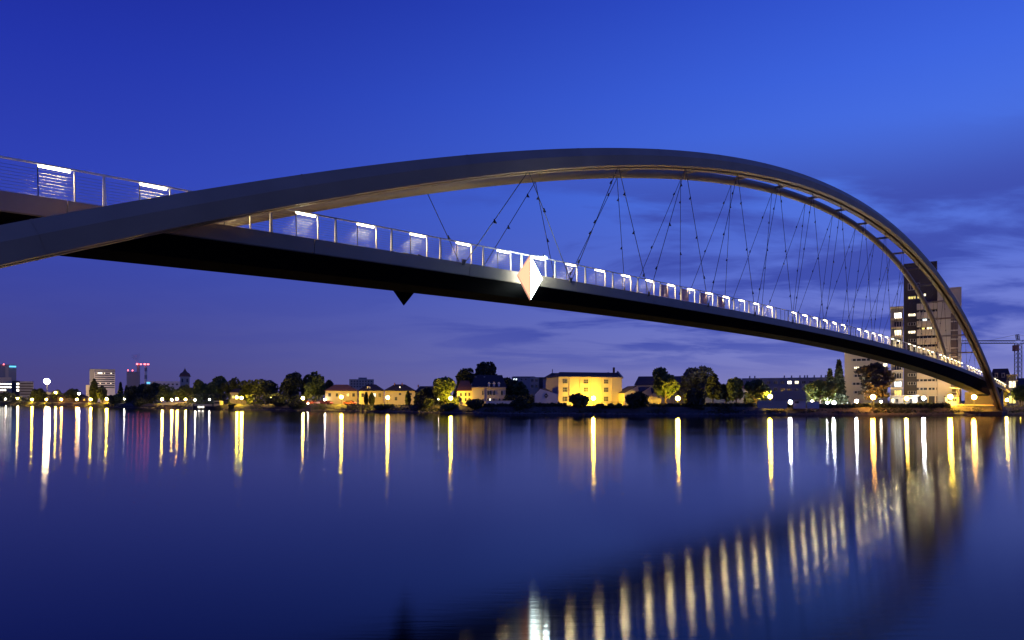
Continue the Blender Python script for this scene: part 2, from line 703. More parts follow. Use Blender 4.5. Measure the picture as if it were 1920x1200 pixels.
# legs under the far end
for w in (.9,):
    mb = MB()
    mb.tube([B(214.5, w - 1.2, zdeck(214.5) - .9), B(206.5, w + .2, .1)], [.32, .26], 6)
    bpart(mb, 'end_leg', STEEL)

# the lit boundary marker on the near fascia and its dark twin on the far one


def PX(u, v, w):
    """point on the vertical plane at offset w from the rail that shows at photo pixel u, v"""
    k = (u - 960) / F
    q = P0 + NB * w
    s_ = (k * q.y - q.x) / (EB.x - k * EB.y)
    q = q + EB * s_
    return Vector((q.x, q.y, CH + (VH - v) / F * q.y))


def marker(s, w0, sgn, lit, label):
    root = empty('boundary_marker', B(s, w0, zdeck(s)), 0, label, 'marker', 'folded diamond boundary markers on the deck edges')
    inv = Matrix.Translation(-root.location)
    z = zdeck(s)
    zc = z - .22
    if lit:
        top, bot = PX(994, 478, 1.0), PX(994.4, 563, 1.0)
        lf, rt = PX(970, 516, .80), PX(1017, 523, .34)
    else:
        top, bot = PX(757, 474, -6.6), PX(757, 572.5, -6.6)
        lf, rt = PX(727, 530, -6.4), PX(783, 540, -6.0)
    th = NB * (-sgn * .05)

    def plate(a, b, c, nm, m):
        k = MB()
        k.add([a, b, c, a + th, b + th, c + th], [(0, 1, 2), (5, 4, 3), (0, 3, 4, 1), (1, 4, 5, 2), (2, 5, 3, 0)])
        o = k.build(nm, m, root)
        o.data.transform(inv)
        return o
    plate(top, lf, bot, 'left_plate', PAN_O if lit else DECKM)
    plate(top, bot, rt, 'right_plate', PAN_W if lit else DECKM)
    k = MB()
    k.tube([top, bot], .028, 5)
    k.tube([top, lf, bot], .022, 5)
    o = k.build('edge_trim', WHITE if lit else DECKM, root)
    o.data.transform(inv)
    k = MB()
    mid = (top + bot + lf + rt) / 4
    k.tube([mid - NB * sgn * .12, mid - NB * sgn * .75], .16, 8)
    o = k.build('bracket', CABLE, root)
    o.data.transform(inv)
    k = MB()
    e = PX(1019, 481, 1.0) if lit else top + EB * 1.2
    k.tube([top, e], .025, 5)
    o = k.build('lamp_arm', CABLE, root)
    o.data.transform(inv)
    k = MB()
    k.tube([e - EB * .02 + Vector((0, 0, .05)), e + EB * .34 + Vector((0, 0, -.06))], [.075, .10], 8)
    h = k.build('spot_lamp', CABLE, o)
    h.data.transform(inv)
    if lit:
        ld = bpy.data.lights.new('spot_lamp_light', 'POINT')
        ld.energy, ld.color, ld.shadow_soft_size = 420, (.84, 1.0, .93), .07
        lo = bpy.data.objects.new('spot_lamp_light', ld)
        COL.objects.link(lo)
        lo.parent = h
        lo.location = e - Vector((0, 0, .22)) + NB * .25 - root.location
    return root


marker(25.2, .2, 1, True, 'brightly lit white and orange folded diamond on the near deck edge')
marker(20.8, -5.7, -1, False, 'dark folded diamond hanging below the far deck edge')

for i, (k, lab) in enumerate([(13, 'red and white cloth banner nearest the camera on the handrail'), (14, 'second red and white banner from the lit diamond on the handrail'),
                              (15, 'third red and white banner from the lit diamond on the handrail'), (16, 'last of the red and white banners along the handrail')]):
    s = (k - .44) * NS
    mb = MB()
    nx, nz = 7, 4
    for a in range(nx + 1):
        for b in range(nz + 1):
            q = B(s + a / nx * 1.05, -.09 + .03 * math.sin(a * 1.9 + b), zdeck(s + a / nx * 1.05) + .15 + b / nz * .95)
            mb.v.append(tuple(q - B(s, 0, zdeck(s))))
    for a in range(nx):
        for b in range(nz):
            q = a * (nz + 1) + b
            mb.f.append((q, q + nz + 1, q + nz + 2, q + 1))
    o = mb.build('banner', REDP, None, B(s, 0, zdeck(s)))
    o.modifiers.new('thick', 'SOLIDIFY').thickness = .012
    tag(o, lab, 'banner', 'banners tied to the bridge railing')

ab = empty('bridge_abutment', B(212, -3, 0), 0, 'dark concrete abutment under the far end of the bridge', 'abutment')
inv = Matrix.Translation(-ab.location)
mb = MB()
c4 = [B(203, -6.6, 0), B(203, -.5, 0), B(226, -.5, 0), B(226, -6.6, 0)]
mb.add([q + Vector((0, 0, -1)) for q in c4] + [Vector((q.x, q.y, 0)) + Vector((0, 0, zdeck(203 if i < 2 else 226) - 2.1)) for i, q in enumerate(c4)],
       [(0, 1, 2, 3), (7, 6, 5, 4), (0, 4, 5, 1), (1, 5, 6, 2), (2, 6, 7, 3), (3, 7, 4, 0)])
o = mb.build('pier_wall', CONC, ab)
o.data.transform(inv)
mb = MB()
c4 = [B(193, -7.5, 0), B(193, 2.6, 0), B(210, 2.6, 0), B(210, -7.5, 0)]
mb.add([q + Vector((0, 0, -1)) for q in c4] + [q + Vector((0, 0, .9)) for q in c4],
       [(0, 1, 2, 3), (7, 6, 5, 4), (0, 4, 5, 1), (1, 5, 6, 2), (2, 6, 7, 3), (3, 7, 4, 0)])
o = mb.build('footing', CONC, ab)
o.data.transform(inv)

# ------------------------------------------------------------------ buildings
win_cache = {}


def win_meshes(nx, nz, fr=.08):
    k = (nx, nz, fr)
    if k not in win_cache:
        mb = MB()
        h = .5
        mb.box(-h, h, -.07, .0, 0, fr).box(-h, h, -.07, .0, 1 - fr, 1)
        mb.box(-h, -h + fr, -.07, 0, fr, 1 - fr).box(h - fr, h, -.07, 0, fr, 1 - fr)
        for i in range(1, nx):
            x = -h + i / nx
            mb.box(x - fr * .35, x + fr * .35, -.06, 0, fr, 1 - fr)
        for i in range(1, nz):
            z = i / nz
            mb.box(-h + fr, h - fr, -.05, 0, z - fr * .35, z + fr * .35)
        fm = mb.mesh('window')
        fm.materials.append(FRAME)
        win_cache[k] = fm
    return win_cache[k]


pane_cache = {}


def pane_mesh(m):
    if m.name not in pane_cache:
        me = MB().box(-.48, .48, -.03, .02, .02, .98).mesh('pane')
        me.materials.append(m)
        pane_cache[m.name] = me
    return pane_cache[m.name]


class Bld:
    """a building standing at photo columns u0..u1, Y metres out, turned by yaw"""

    def __init__(self, name, label, cat, u0, u1, vtop, Y, depth_, wall, yaw=None, base=G, group=None, mk=True):
        Y = Y * YS
        th = math.atan(((u0 + u1) / 2 - 960) / F)
        self.yaw = -th if yaw is None else math.radians(yaw)
        self.um, self.Y = (u0 + u1) / 2, Y
        self.k = Y / F / (math.cos(self.yaw) - math.tan(th) * math.sin(self.yaw))
        self.Wd = (u1 - u0) * self.k
        self.base = base
        self.H = CH + (VH - vtop) / F * Y - base
        self.D = depth_
        self.root = empty(name, ((self.um - 960) / F * Y, Y, base), self.yaw, label, cat, group)
        if mk:
            self.box('wall', wall, u0, u1, None, None, 0, depth_, z0=-.5, z1=self.H)

    def x(self, u):
        return (u - self.um) * self.k

    def z(self, v):
        return CH + (VH - v) / F * self.Y - self.base

    def box(self, name, m, u0, u1, v0, v1, y0, y1, z0=None, z1=None, parent=None):
        z0 = self.z(v1) if z0 is None else z0
        z1 = self.z(v0) if z1 is None else z1
        return MB().box(self.x(u0), self.x(u1), y0, y1, z0, z1).build(name, m, parent or self.root)

    def win(self, u0, u1, v0, v1, m=None, nx=2, nz=1, y=0.0, parent=None):
        w = bpy.data.objects.new('window', win_meshes(nx, nz))
        COL.objects.link(w)
        w.parent = parent or self.root
        w.location = ((self.x(u0) + self.x(u1)) / 2, y, self.z(v1))
        w.scale = (self.x(u1) - self.x(u0), 1, self.z(v0) - self.z(v1))
        if parent is None:
            q = bpy.data.objects.new('pane', pane_mesh(m or GLASS))
            COL.objects.link(q)
            q.parent = w
        else:
            bpy.data.objects.remove(w)
            q = bpy.data.objects.new('pane', pane_mesh(m or GLASS))
            COL.objects.link(q)
            q.parent = parent
            q.location = ((self.x(u0) + self.x(u1)) / 2, y, self.z(v1))
            q.scale = (self.x(u1) - self.x(u0), 1, self.z(v0) - self.z(v1))
        return w if parent is None else q

    def hip(self, vtop, m=ROOF, over=.4, ridge=.45, veave=None):
        z0 = self.H if veave is None else self.z(veave)
        z1 = self.z(vtop)
        a = self.Wd / 2 + over
        r = self.Wd / 2 * ridge
        d = self.D
        vs = [(-a, -over, z0), (a, -over, z0), (a, d + over, z0), (-a, d + over, z0), (-r, d / 2, z1), (r, d / 2, z1)]
        fs = [(0, 1, 5, 4), (1, 2, 5), (2, 3, 4, 5), (3, 0, 4), (3, 2, 1, 0)]
        return MB().add(vs, fs).build('roof', m, self.root)

    def gable(self, vtop, m=ROOF, over=.4):
        """ridge parallel to the front"""
        z0, z1 = self.H, self.z(vtop)
        a, d = self.Wd / 2, self.D
        mb = MB()
        t_ = .25
        for s0, s1 in ((-over, d / 2), (d + over, d / 2)):
            zz0 = z0 - (z1 - z0) / (d / 2) * over
            mb.add([(-a - over, s0, zz0), (a + over, s0, zz0), (a + over, s1, z1), (-a - over, s1, z1),
                    (-a - over, s0, zz0 + t_), (a + over, s0, zz0 + t_), (a + over, s1, z1 + t_), (-a - over, s1, z1 + t_)],
                   [(0, 1, 2, 3), (7, 6, 5, 4), (0, 4, 5, 1), (1, 5, 6, 2), (2, 6, 7, 3), (3, 7, 4, 0)])
        o = mb.build('roof', m, self.root)
        mb = MB()
        for x0 in (-a, a - .3):
            mb.add([(x0, 0, z0), (x0, d, z0), (x0, d / 2, z1), (x0 + .3, 0, z0), (x0 + .3, d, z0), (x0 + .3, d / 2, z1)],
                   [(0, 1, 2), (5, 4, 3), (0, 3, 4, 1), (1, 4, 5, 2), (2, 5, 3, 0)])
        return o

    def chimney(self, u, vtop, vbot, parent, m=PALE, wpx=4):
        return self.box('chimney', m, u - wpx / 2, u + wpx / 2, vtop, vbot, self.D * .4, self.D * .4 + .8, parent=parent)


# --- tall block of flats beside the bridge end
Yt = 236.0
T = Bld('apartment_tower', 'tall dark and pale block of flats behind the bridge end', 'tower block', 1694, 1757, 492, Yt, 16, DARKW)
pitch = 16.1
for k in range(-1, 11):                   # pale balcony fronts, one storey each
    v = 570.6 + pitch * k
    if k == -1:
        continue
    T.box('balcony_front', PALE, 1719, 1756.5, v, v + 11.3, -1.5, -.002)
for k, v in enumerate([530, 554.5, 587, 604, 619.5, 635, 651, 667, 684, 700, 716, 733]):
    T.win(1702, 1717.5, v, v + (13 if k == 0 else 5.5), [GLASS, LITY, LITW, GLASS, LITW, GLASS, GLASS, LITY, GLASS, GLASS, GLASS, GLASS][k], 3, 1)
T.win(1718, 1725, 530, 543, GLASS, 1)
T.win(1720, 1725, 554.5, 560, LITY, 1)
T.win(1732, 1736, 551, 556, LITW, 1)
for k in range(0, 10):
    v = 570.6 + pitch * k + 11.6
    T.win(1723, 1755, v, v + 4.3, GLASS, 4, 1)
for u0, u1, v, m in ((1729, 1738, 598.2, LITC), (1744, 1748, 598.2, LITC), (1737, 1748, 614.4, LITW), (1728, 1734, 614.4, LITY)):
    T.win(u0, u1, v, v + 4.0, m, 2, 1, -.1)
T.box('wall', PALE, 1757.2, 1800, 545, 757, -2.0, 14)
T.box('wall_panel', BROWN, 1781, 1794, 578, 752, -2.05, -1.99)
for k in range(11):
    T.box('floor_slab', PALE, 1780.5, 1794.5, 590 + k * pitch, 592 + k * pitch, -2.2, -1.9)
T.box('canopy', PALE, 1719, 1800, 740.5, 742.5, -4.5, -2.01)
for k in range(5):
    T.box('pillar', PALE, 1738 + k * 14, 1741 + k * 14, 727, 757, -2.8, -2.2)
A = Bld('balcony_wing', 'stack of glazed balconies joined to the left of the dark tower', 'apartment building', 1671, 1693.5, 578, Yt - 2, 12, GREYW)
for k in range(11):
    v = 583 + pitch * k
    A.box('balcony_slab', PALE, 1669.5, 1693.4, v + 14.6, v + 17.2, -1.8, 0)
    A.win(1676, 1691, v + 3, v + 14.4, [LITB, GLASS, LITW, GLASS, GLASS, GLASS, GLASS, GLASS, LITC, LITY, GLASS][k], 3, 1)
    A.box('balcony_post', GREYW, 1670, 1671.3, v - 1, v + 14.6, -1.7, -1.5)
A.box('roof_slab', PALE, 1669, 1694, 576, 578, -1.8, 11)
K = Bld('low_apartment_block', 'cream block with strip windows behind the dark pine', 'apartment building', 1583, 1664, 655, Yt + 14, 14, CREAM)
for v, u0, u1, m in ((672, 1596, 1634, GLASS), (687, 1600, 1616, LITW), (687, 1617, 1632, GLASS), (702, 1600, 1630, GLASS), (717, 1597, 1628, GLASS), (733, 1600, 1630, GLASS)):
    K.win(u0, u1, v, v + 4.8, m, 4, 1)
for k, v in enumerate((681, 696, 712, 727)):
    K.win(1655, 1663.5, v + .5, v + 9, [LITW, LITB, GLASS, GLASS][k], 2, 1)
    K.box('balcony_slab', PALE, 1652, 1668, v + 9.2, v + 11.5, -1.3, -.001)
KI = Bld('entrance_pavilion', 'low pale pavilion with long lit canopy at the foot of the tower', 'pavilion', 1668, 1720, 744, 226, 5, GREYW)
KI.box('roof', PALE, 1650, 1722, 741.2, 743.4, -1.2, 5)
for u in (1674, 1682, 1696, 1708):
    KI.win(u - 3, u + 3, 747, 756, LITW if u == 1674 else GLASS, 1, 1)
KY = Bld('kiosk', 'small kiosk lit yellow under the end of the bridge', 'kiosk', 1772, 1798, 744, 219, 4, CREAM)
KY.box('roof', ROOF, 1770, 1800, 742.3, 744, -.6, 4.5)
KY.win(1776, 1784, 746.5, 753, GLASS, 2, 1)
KY.win(1786, 1794, 746.5, 753, GLASS, 2, 1)
UM = empty('canopy_disc', W3(1795, 757, 214 * YS), 0, 'round pale canopy on one post under the bridge end', 'canopy')
UM.location.z = G
mb = MB()
zt = CH + (VH - 726) / F * 214 * YS - G
mb.tube([(0, 0, zt - .35), (0, 0, zt - .1), (0, 0, zt)], [.8, 1.75, 1.6], 20)
mb.build('disc', WHITE, UM)
MB().tube([(0, 0, 0), (0, 0, zt - .2)], .12, 8).build('post', POLE, UM)

# --- right edge: mansard house, glazed lift tower, crane
M_ = Bld('mansard_house', 'house with dark mansard roof and two dormers beyond the bridge end', 'house', 1856, 1896, 716, 262, 10, PALE)
M_.hip(690, ROOF, .3, .72)
for u in (1868, 1881):
    d = M_.box('dormer', PALE, u - 3.2, u + 3.2, 699, 708, 1.0, 3.5)
    M_.win(u - 2.2, u + 2.2, 700.5, 707, GLASS, 1, 1, .97)
for u in (1862, 1874, 1886):
    M_.win(u - 2.5, u + 2.5, 722, 733, GLASS, 2, 1)
M2 = Bld('corner_house', 'low house with dark roof at the right edge of the view', 'house', 1898, 1960, 722, 275, 10, PALE)
M2.hip(708, ROOF, .3, .7)
for u in (1905, 1917):
    M2.win(u - 2.5, u + 2.5, 729, 739, LITY if u == 1905 else GLASS, 2, 1)
E_ = Bld('glass_lift_tower', 'small glazed lift tower lit from inside beside the mansard house', 'lift tower', 1888, 1908, 702, 244, 3.2, LITW, mk=False)
E_.box('shaft', LITW, 1892, 1904, 713, 727, .6, 2.6)
E_.box('shaft', GREYW, 1891, 1905, 702.5, 713, .6, 2.6)
E_.box('lobby', LITY, 1892, 1904, 741, 756, .7, 2.5)
for u in (1888, 1897, 1906.4):
    E_.box('mullion', POLE, u, u + 1.4, 702, 757, 0, .25)
for v in (702, 713, 727, 741):
    E_.box('floor_plate', PALE, 1887, 1908.6, v, v + 1.6, -.1, 3.3)
cr = empty('tower_crane', W3(1909, 757, 330 * YS), 0, 'tower crane with long jib standing behind the right-hand houses', 'crane')
cr.location.z = G
kk = 330 * YS / F
zj = CH + (VH - 646) / F * 330 * YS - G


def lattice(mb, a, b, wd, nseg, r=.09):
    a, b = Vector(a), Vector(b)
    d = (b - a).normalized()
    up = Vector((0, 0, 1)) if abs(d.z) < .9 else Vector((0, 1, 0))
    s1 = d.cross(up).normalized() * wd / 2
    s2 = s1.cross(d).normalized() * wd / 2
    cs = [s1 + s2, s1 - s2, -s1 - s2, -s1 + s2]
    for q in cs:
        mb.tube([a + q, b + q], r, 4)
    for i in range(nseg):
        p0, p1 = a + (b - a) * i / nseg, a + (b - a) * (i + 1) / nseg
        for j in range(4):
            mb.tube([p0 + cs[j], p1 + cs[(j + 1) % 4]], r * .6, 3, False)
    return mb


lattice(MB(), (0, 0, 0), (0, 0, zj + .5), 1.7, 14, .16).build('mast', METG, cr)
lattice(MB(), (-1, 0, zj + 1), ((1803 - 1909) * kk, 0, zj + 1), 1.1, 20, .12).build('jib', METG, cr)
lattice(MB(), (1, 0, zj + 1), (12, 0, zj + 1), 1.1, 8, .12).build('counter_jib', METG, cr)
zp = CH + (VH - 627) / F * 330 * YS - G
lattice(MB(), (0, 0, zj + 1.5), (-.4, 0, zp), .8, 4, .12).build('tower_peak', METG, cr)
MB().tube([(-.4, 0, zp), ((1855 - 1909) * kk, 0, zj + 1.6)], .05, 4).tube([(-.4, 0, zp), (11, 0, zj + 1.6)], .05, 4).build('pendant_bar', METG, cr)
cabm = mat('crane_cab_paint', (.55, .22, .08), .5, .1, 2)
MB().box(-1.9, -.5, -1.2, .6, zj - 2.6, zj - .3).build('operator_cab', cabm, cr)
MB().box(9, 11.5, -.8, .8, zj - 2.4, zj + .3).build('counterweight', CONC, cr)

# --- the long grey block behind the white lamps
LB = Bld('long_flat_block', 'long low grey flat roofed block behind the pale green tree', 'apartment building', 1388, 1600, 708, 330, 12, GREYW)
for k in range(15):
    u = 1396 + k * 13.4
    LB.win(u, u + 8, 714, 720, LITB if k in (6,) else LITW if k == 7 else GLASS, 2, 1)
    LB.win(u, u + 8, 727, 733, GLASS, 2, 1)
for u in (1402, 1412, 1470, 1484, 1500, 1509, 1514, 1527, 1540, 1548):
    LB.box('chimney', GREYW, u - 1.2, u + 1.2, 703, 708.5, 5, 6)
# low walls and warehouses lit orange
WL = Bld('garden_wall_house', 'long low orange lit house behind the round dark bush', 'house', 1316, 1402, 729, 246, 6, CREAM)
WL.hip(721, ROOFR, .3, .8)
for u in (1330, 1350, 1372, 1390):
    WL.win(u - 4, u + 4, 737, 746, GLASS, 2, 1)
YW = Bld('low_yellow_wall', 'low wall lit yellow beside the white kiosk', 'wall', 1420, 1476, 752, 205, .4, CREAM)
YW.box('coping', PALE, 1419.5, 1476.5, 750.8, 752, -.06, .46)
KW = Bld('white_kiosk', 'white flat roofed kiosk lit by white lamps', 'kiosk', 1487, 1511, 750.5, 204, 3, WHITE)
KW.box('roof', PALE, 1485, 1513, 749, 750.5, -.4, 3.3)
KW.win(1490, 1498, 752, 756.5, GLASS, 2, 1)
KF = Bld('white_fence_wall', 'low white wall running right from the white kiosk', 'wall', 1513, 1536, 753.5, 204, .3, WHITE)
KF.box('coping', PALE, 1512.8, 1536.2, 752.7, 753.5, -.05, .35)

# --- the yellow factory
FY = Bld('yellow_factory', 'three storey yellow lit factory with dark roof and twin gables', 'factory', 1048, 1167, 707.6, 233, 13.5, CREAM, 16)
for u in (1060.2, 1098.5, 1136.5):
    for v0, v1 in ((711, 719.5), (726, 735.5), (743, 753)):
        FY.win(u - 4.6, u + 4.6, v0, v1, GLASS, 3, 2)
for u in (1067.5, 1087, 1107, 1127.5, 1147):
    FY.box('pilaster', CREAM, u, u + 1.6, 708, 757, -.16, -.002)
FY.box('cornice', PALE, 1047.6, 1167.4, 706.6, 708.4, -.35, -.003)
z0 = FY.H
a = FY.Wd / 2
zr = FY.z(697.2)
rb = MB()
for y0, y1 in ((0, 6.7), (6.8, 13.5)):
    ym = (y0 + y1) / 2
    rb.add([(-a - .3, y0 - .3, z0), (a + .1, y0 - .3, z0), (a + .1, ym, zr), (-a + 1.6, ym, zr), (a + .1, y1, z0), (-a - .3, y1, z0)],
           [(0, 1, 2, 3), (3, 2, 4, 5), (0, 3, 5), (1, 4, 2), (0, 5, 4, 1)])
rf = rb.build('roof', ROOF, FY.root)
gb = MB()
for y0, y1 in ((0, 6.7), (6.8, 13.5)):
    ym = (y0 + y1) / 2
    gb.add([(a + .12, y0, z0 - .3), (a + .12, y1, z0 - .3), (a + .12, y1, z0 + .2), (a + .12, ym, zr + .5), (a + .12, y0, z0 + .2),
            (a + .4, y0, z0 - .3), (a + .4, y1, z0 - .3), (a + .4, y1, z0 + .2), (a + .4, ym, zr + .5), (a + .4, y0, z0 + .2)],
           [(4, 3, 2, 1, 0), (5, 6, 7, 8, 9), (0, 1, 6, 5), (1, 2, 7, 6), (2, 3, 8, 7), (3, 4, 9, 8), (4, 0, 5, 9)])
gb.build('gable_wall', CREAM, FY.root)
MB().tube([(a - 1, 3.3, zr - .2), (a - 1, 3.3, zr + 1.5)], .35, 8).build('chimney', ROOFR, rf)
# sheds with saw-tooth gables
for i, (u0, u1, lab) in enumerate([(1171, 1199, 'first gabled shed next to the yellow factory'), (1201, 1222, 'middle gabled shed behind the big round bush'),
                                   (1223, 1240, 'last gabled shed, half hidden by the lit tree')]):
    s_ = Bld('gabled_shed', lab, 'shed', u0, u1, 737 + i, 229 + i, 9, CREAM, 8, group='gabled sheds beside the factory')
    a = s_.Wd / 2
    zr_, z0_ = s_.z(724 + i * 1.5), s_.H
    MB().add([(-a, 0, z0_), (a, 0, z0_), (a * .75, 0, zr_), (-a, .25, z0_), (a, .25, z0_), (a * .75, .25, zr_)],
             [(0, 1, 2), (5, 4, 3), (0, 3, 4, 1), (1, 4, 5, 2), (2, 5, 3, 0)]).build('gable_wall', CREAM, s_.root)
    MB().add([(-a - .2, .26, z0_), (a * .75, .26, zr_ + .15), (a + .2, .26, z0_), (-a - .2, 9, z0_), (a * .75, 9, zr_ + .15), (a + .2, 9, z0_)],
             [(0, 1, 4, 3), (1, 2, 5, 4), (0, 3, 5, 2), (0, 2, 1), (3, 4, 5)]).build('roof', ROOF, s_.root)
    s_.win((u0 + u1) / 2 + 1, (u0 + u1) / 2 + 6, 741, 747, GLASS, 2, 1)
DB = Bld('dark_roofed_hall', 'hall with a wide dark roof behind the factory sheds', 'hall', 1190, 1300, 722, 268, 14, GREYW)
DB.hip(704, ROOF, .3, .9)
for u in (1240, 1254, 1268):
    DB.win(u - 3, u + 3, 725, 731, GLASS, 2, 1)
# white gabled house with the diamond sign
HS = Bld('white_gable_house', 'white house with sloping roof and dark diamond sign', 'house', 1003, 1046, 739, 226, 8, WHITE)
a = HS.Wd / 2
xp = HS.x(1013)
MB().add([(-a, 0, HS.H), (a, 0, HS.H), (xp, 0, HS.z(729)), (-a, .3, HS.H), (a, .3, HS.H), (xp, .3, HS.z(729))],
         [(0, 1, 2), (5, 4, 3), (0, 3, 4, 1), (1, 4, 5, 2), (2, 5, 3, 0)]).build('gable_wall', WHITE, HS.root)
MB().add([(-a - .2, .31, HS.H), (xp, .31, HS.z(727.6)), (a + .3, .31, HS.H - .2), (-a - .2, 8, HS.H), (xp + 1.5, 8, HS.z(727.6)), (a + .3, 8, HS.H - .2)],
         [(0, 1, 4, 3), (1, 2, 5, 4), (0, 3, 5, 2), (0, 2, 1), (3, 4, 5)]).build('roof', ROOF, HS.root)
sg = empty('diamond_sign', HS.root.matrix_basis @ Vector((HS.x(1024), -.05, HS.z(742))), 0, 'dark diamond shaped sign with pale lettering on the white gable', 'sign')
dh = HS.z(737) - HS.z(742)
MB().prism([(0, -dh), (dh * .85, 0), (0, dh), (-dh * .85, 0)], -.06, 0.04).build('board', DARKW, sg)
tb = MB()
for i in range(4):
    x = -dh * .42 + i * dh * .24
    tb.box(x, x + dh * .13, -.075, -.061, -dh * .18, dh * .18)
tb.build('lettering', WHITE, sg)
GB = Bld('balcony_block', 'modern pale block with lit top floor balcony behind the white gable', 'apartment building', 994, 1049, 707, 262, 12, PALE)
GB.box('wall_panel', DARKW, 1011, 1022, 708, 734, -.3, -.002)
GB.box('balcony', DARKW, 1022, 1033, 719, 726, -1.3, -.002)
GB.win(1024, 1034, 708.5, 714.5, LITB, 2, 1)
for u in (998, 1006, 1038, 1044):
    GB.win(u - 2.5, u + 2.5, 710, 716, GLASS, 2, 1)
    GB.win(u - 2.5, u + 2.5, 721, 727, GLASS, 2, 1)
GB.win(1012, 1021, 709.5, 712, LITW, 3, 1)
MB().tube([(GB.x(1036), 3, GB.H), (GB.x(1036), 3, GB.H + 2.6)], .12, 5).build('roof_mast', POLE, GB.root)
FB = Bld('distant_roof_row', 'far grey row of flats with tiny lit windows behind the trees', 'apartment building', 960, 1004, 707, 420, 12, GREYW)
FB.hip(705, ROOF, .2, .9)
for u in (964, 968, 978, 986):
    FB.win(u - 1.4, u + 1.4, 709.5, 713, LITC if u < 970 else GLASS, 1, 1)
# long yellow house with arched windows
YH = Bld('arched_window_house', 'yellow lit house with arched windows, dark roof and three dormers', 'house', 885, 948, 727, 240, 10, CREAM)
r_ = YH.hip(702, ROOF, .4, .82)
for u in (917, 926.2, 935.6):
    d = YH.box('dormer', WHITE, u - 1.9, u + 1.9, 719.5, 726.5, .15, 2.0)
    MB().add([(YH.x(u) - .5, .05, YH.z(719.5)), (YH.x(u) + .5, .05, YH.z(719.5)), (YH.x(u), .05, YH.z(715.5)),
              (YH.x(u) - .5, 2, YH.z(719.5)), (YH.x(u) + .5, 2, YH.z(719.5)), (YH.x(u), 2, YH.z(715.5))],
             [(0, 1, 2), (5, 4, 3), (0, 3, 4, 1), (1, 4, 5, 2), (2, 5, 3, 0)]).build('dormer_roof', WHITE, d)
YH.chimney(891.5, 705, 714, r_, PALE, 4)
YH.chimney(908, 705, 714, r_, PALE, 3)


def arch_win(b, u, v0, v1, wpx, m):
    w = wpx * b.k / 2
    z0, z1 = b.z(v1), b.z(v0)
    zc = z1 - w
    pts = [(-w, z0), (w, z0)] + [(w * math.cos(t), zc + w * math.sin(t)) for t in np.linspace(0, math.pi, 9)]
    o = MB().prism(pts, -.09, .01).build('window', FRAME, b.root, (b.x(u), 0, 0))
    pts2 = [(x * .8, z0 + (z - z0) * .92 + .05) for x, z in pts]
    MB().prism(pts2, -.11, -.02).build('pane', m, o)


for u in (906, 915.5, 920, 926.5, 941):
    arch_win(YH, u, 732, 741, 4.2, GLASS)
for u in (906, 915, 918.8, 926, 936.5, 943.5):
    arch_win(YH, u, 747, 751.6, 3.4, LITW if u in (918.8,) else GLASS)
YH.box('pilaster', CREAM, 906.5, 908, 727, 752, -.15, -.002)
YH.box('cornice', PALE, 884, 949, 726, 727.6, -.4, -.003)
TW = Bld('terrace_wall', 'low white terrace wall below the house with arched windows', 'wall', 911, 963, 752, 226, .5, WHITE)
TW.box('coping', PALE, 910.6, 963.4, 750.9, 752, -.07, .57)
EH = Bld('small_yellow_house', 'small house with steep red roof between lit tree and arched house', 'house', 857, 886, 733, 242, 8, CREAM)
EH.hip(713, ROOFR, .3, .55)
for u in (864, 873, 880):
    EH.win(u - 2, u + 2, 736, 743, GLASS, 2, 1)
    EH.win(u - 2, u + 2, 746, 753, GLASS, 2, 1)
# row of hipped houses
H1 = Bld('hipped_house', 'pale hipped house behind the quay lamp left of the dormer house', 'house', 610, 670, 733, 292, 10, CREAM, group='hipped houses along the quay')
H1.hip(720.5, ROOFR, .5, .42)
for u in (618, 632, 652, 663):
    H1.win(u - 2.6, u + 2.6, 737, 744, LITY if u == 652 else GLASS, 2, 1)
H2 = Bld('hipped_house', 'hipped house with one small white dormer in its roof', 'house', 673, 720, 733, 284, 10, CREAM, group='hipped houses along the quay')
H2.hip(720, ROOF, .6, .35)
dm = H2.box('dormer', WHITE, 688, 694.5, 724.5, 730, 1.4, 3.5)
H2.win(689.5, 693, 726, 729.3, GLASS, 2, 1, 1.38)
for u in (680, 702, 712):
    H2.win(u - 2.6, u + 2.6, 737, 745, LITW if u == 702 else GLASS, 2, 1)
H3 = Bld('hipped_house', 'bright yellow hipped house behind the quay lamp, chimneys on its ridge', 'house', 721, 778, 733, 276, 10, CREAM, group='hipped houses along the quay')
rr = H3.hip(720, ROOF, .6, .35)
H3.chimney(740, 717.5, 724, rr, ROOFR, 2.4)
H3.chimney(754, 717, 724, rr, ROOFR, 2)
H3.win(748.5, 751, 724.5, 727, LITW, 1, 1, 2.0)
for u in (750, 770):
    H3.win(u - 2.4, u + 2.4, 736.5, 741, GLASS, 2, 1)
H3.win(740, 745, 744, 751, GLASS, 2, 1)
H4 = Bld('dark_house', 'unlit dark house between the hipped row and the lit tree', 'house', 778, 824, 736, 280, 10, GREYW)
H4.hip(723.5, ROOF, .4, .6)
H4.chimney(784, 721, 726, H4.root, ROOFR, 2.4)
for u in (788, 800, 812):
    H4.win(u - 2.4, u + 2.4, 740, 747, GLASS, 2, 1)
AP = Bld('distant_apartment_block', 'beige block of flats rising behind the hipped houses', 'apartment building', 655, 701, 711, 430, 14, PALE)
AP.box('roof_box', GREYW, 672, 688, 707.5, 711, 3, 9)
for i in range(8):
    for v in (713.5, 718.5, 723.5):
        AP.win(658 + i * 5.3, 660.8 + i * 5.3, v, v + 2.8, GLASS, 1, 1)
GH = Bld('garden_house', 'small house lit strong yellow between the dark tree rows', 'house', 431, 462, 736, 345, 8, CREAM)
GH.hip(729, ROOF, .3, .5)
for u in (437, 448, 456):
    GH.win(u - 2, u + 2, 741, 748, LITY if u == 437 else GLASS, 2, 1)
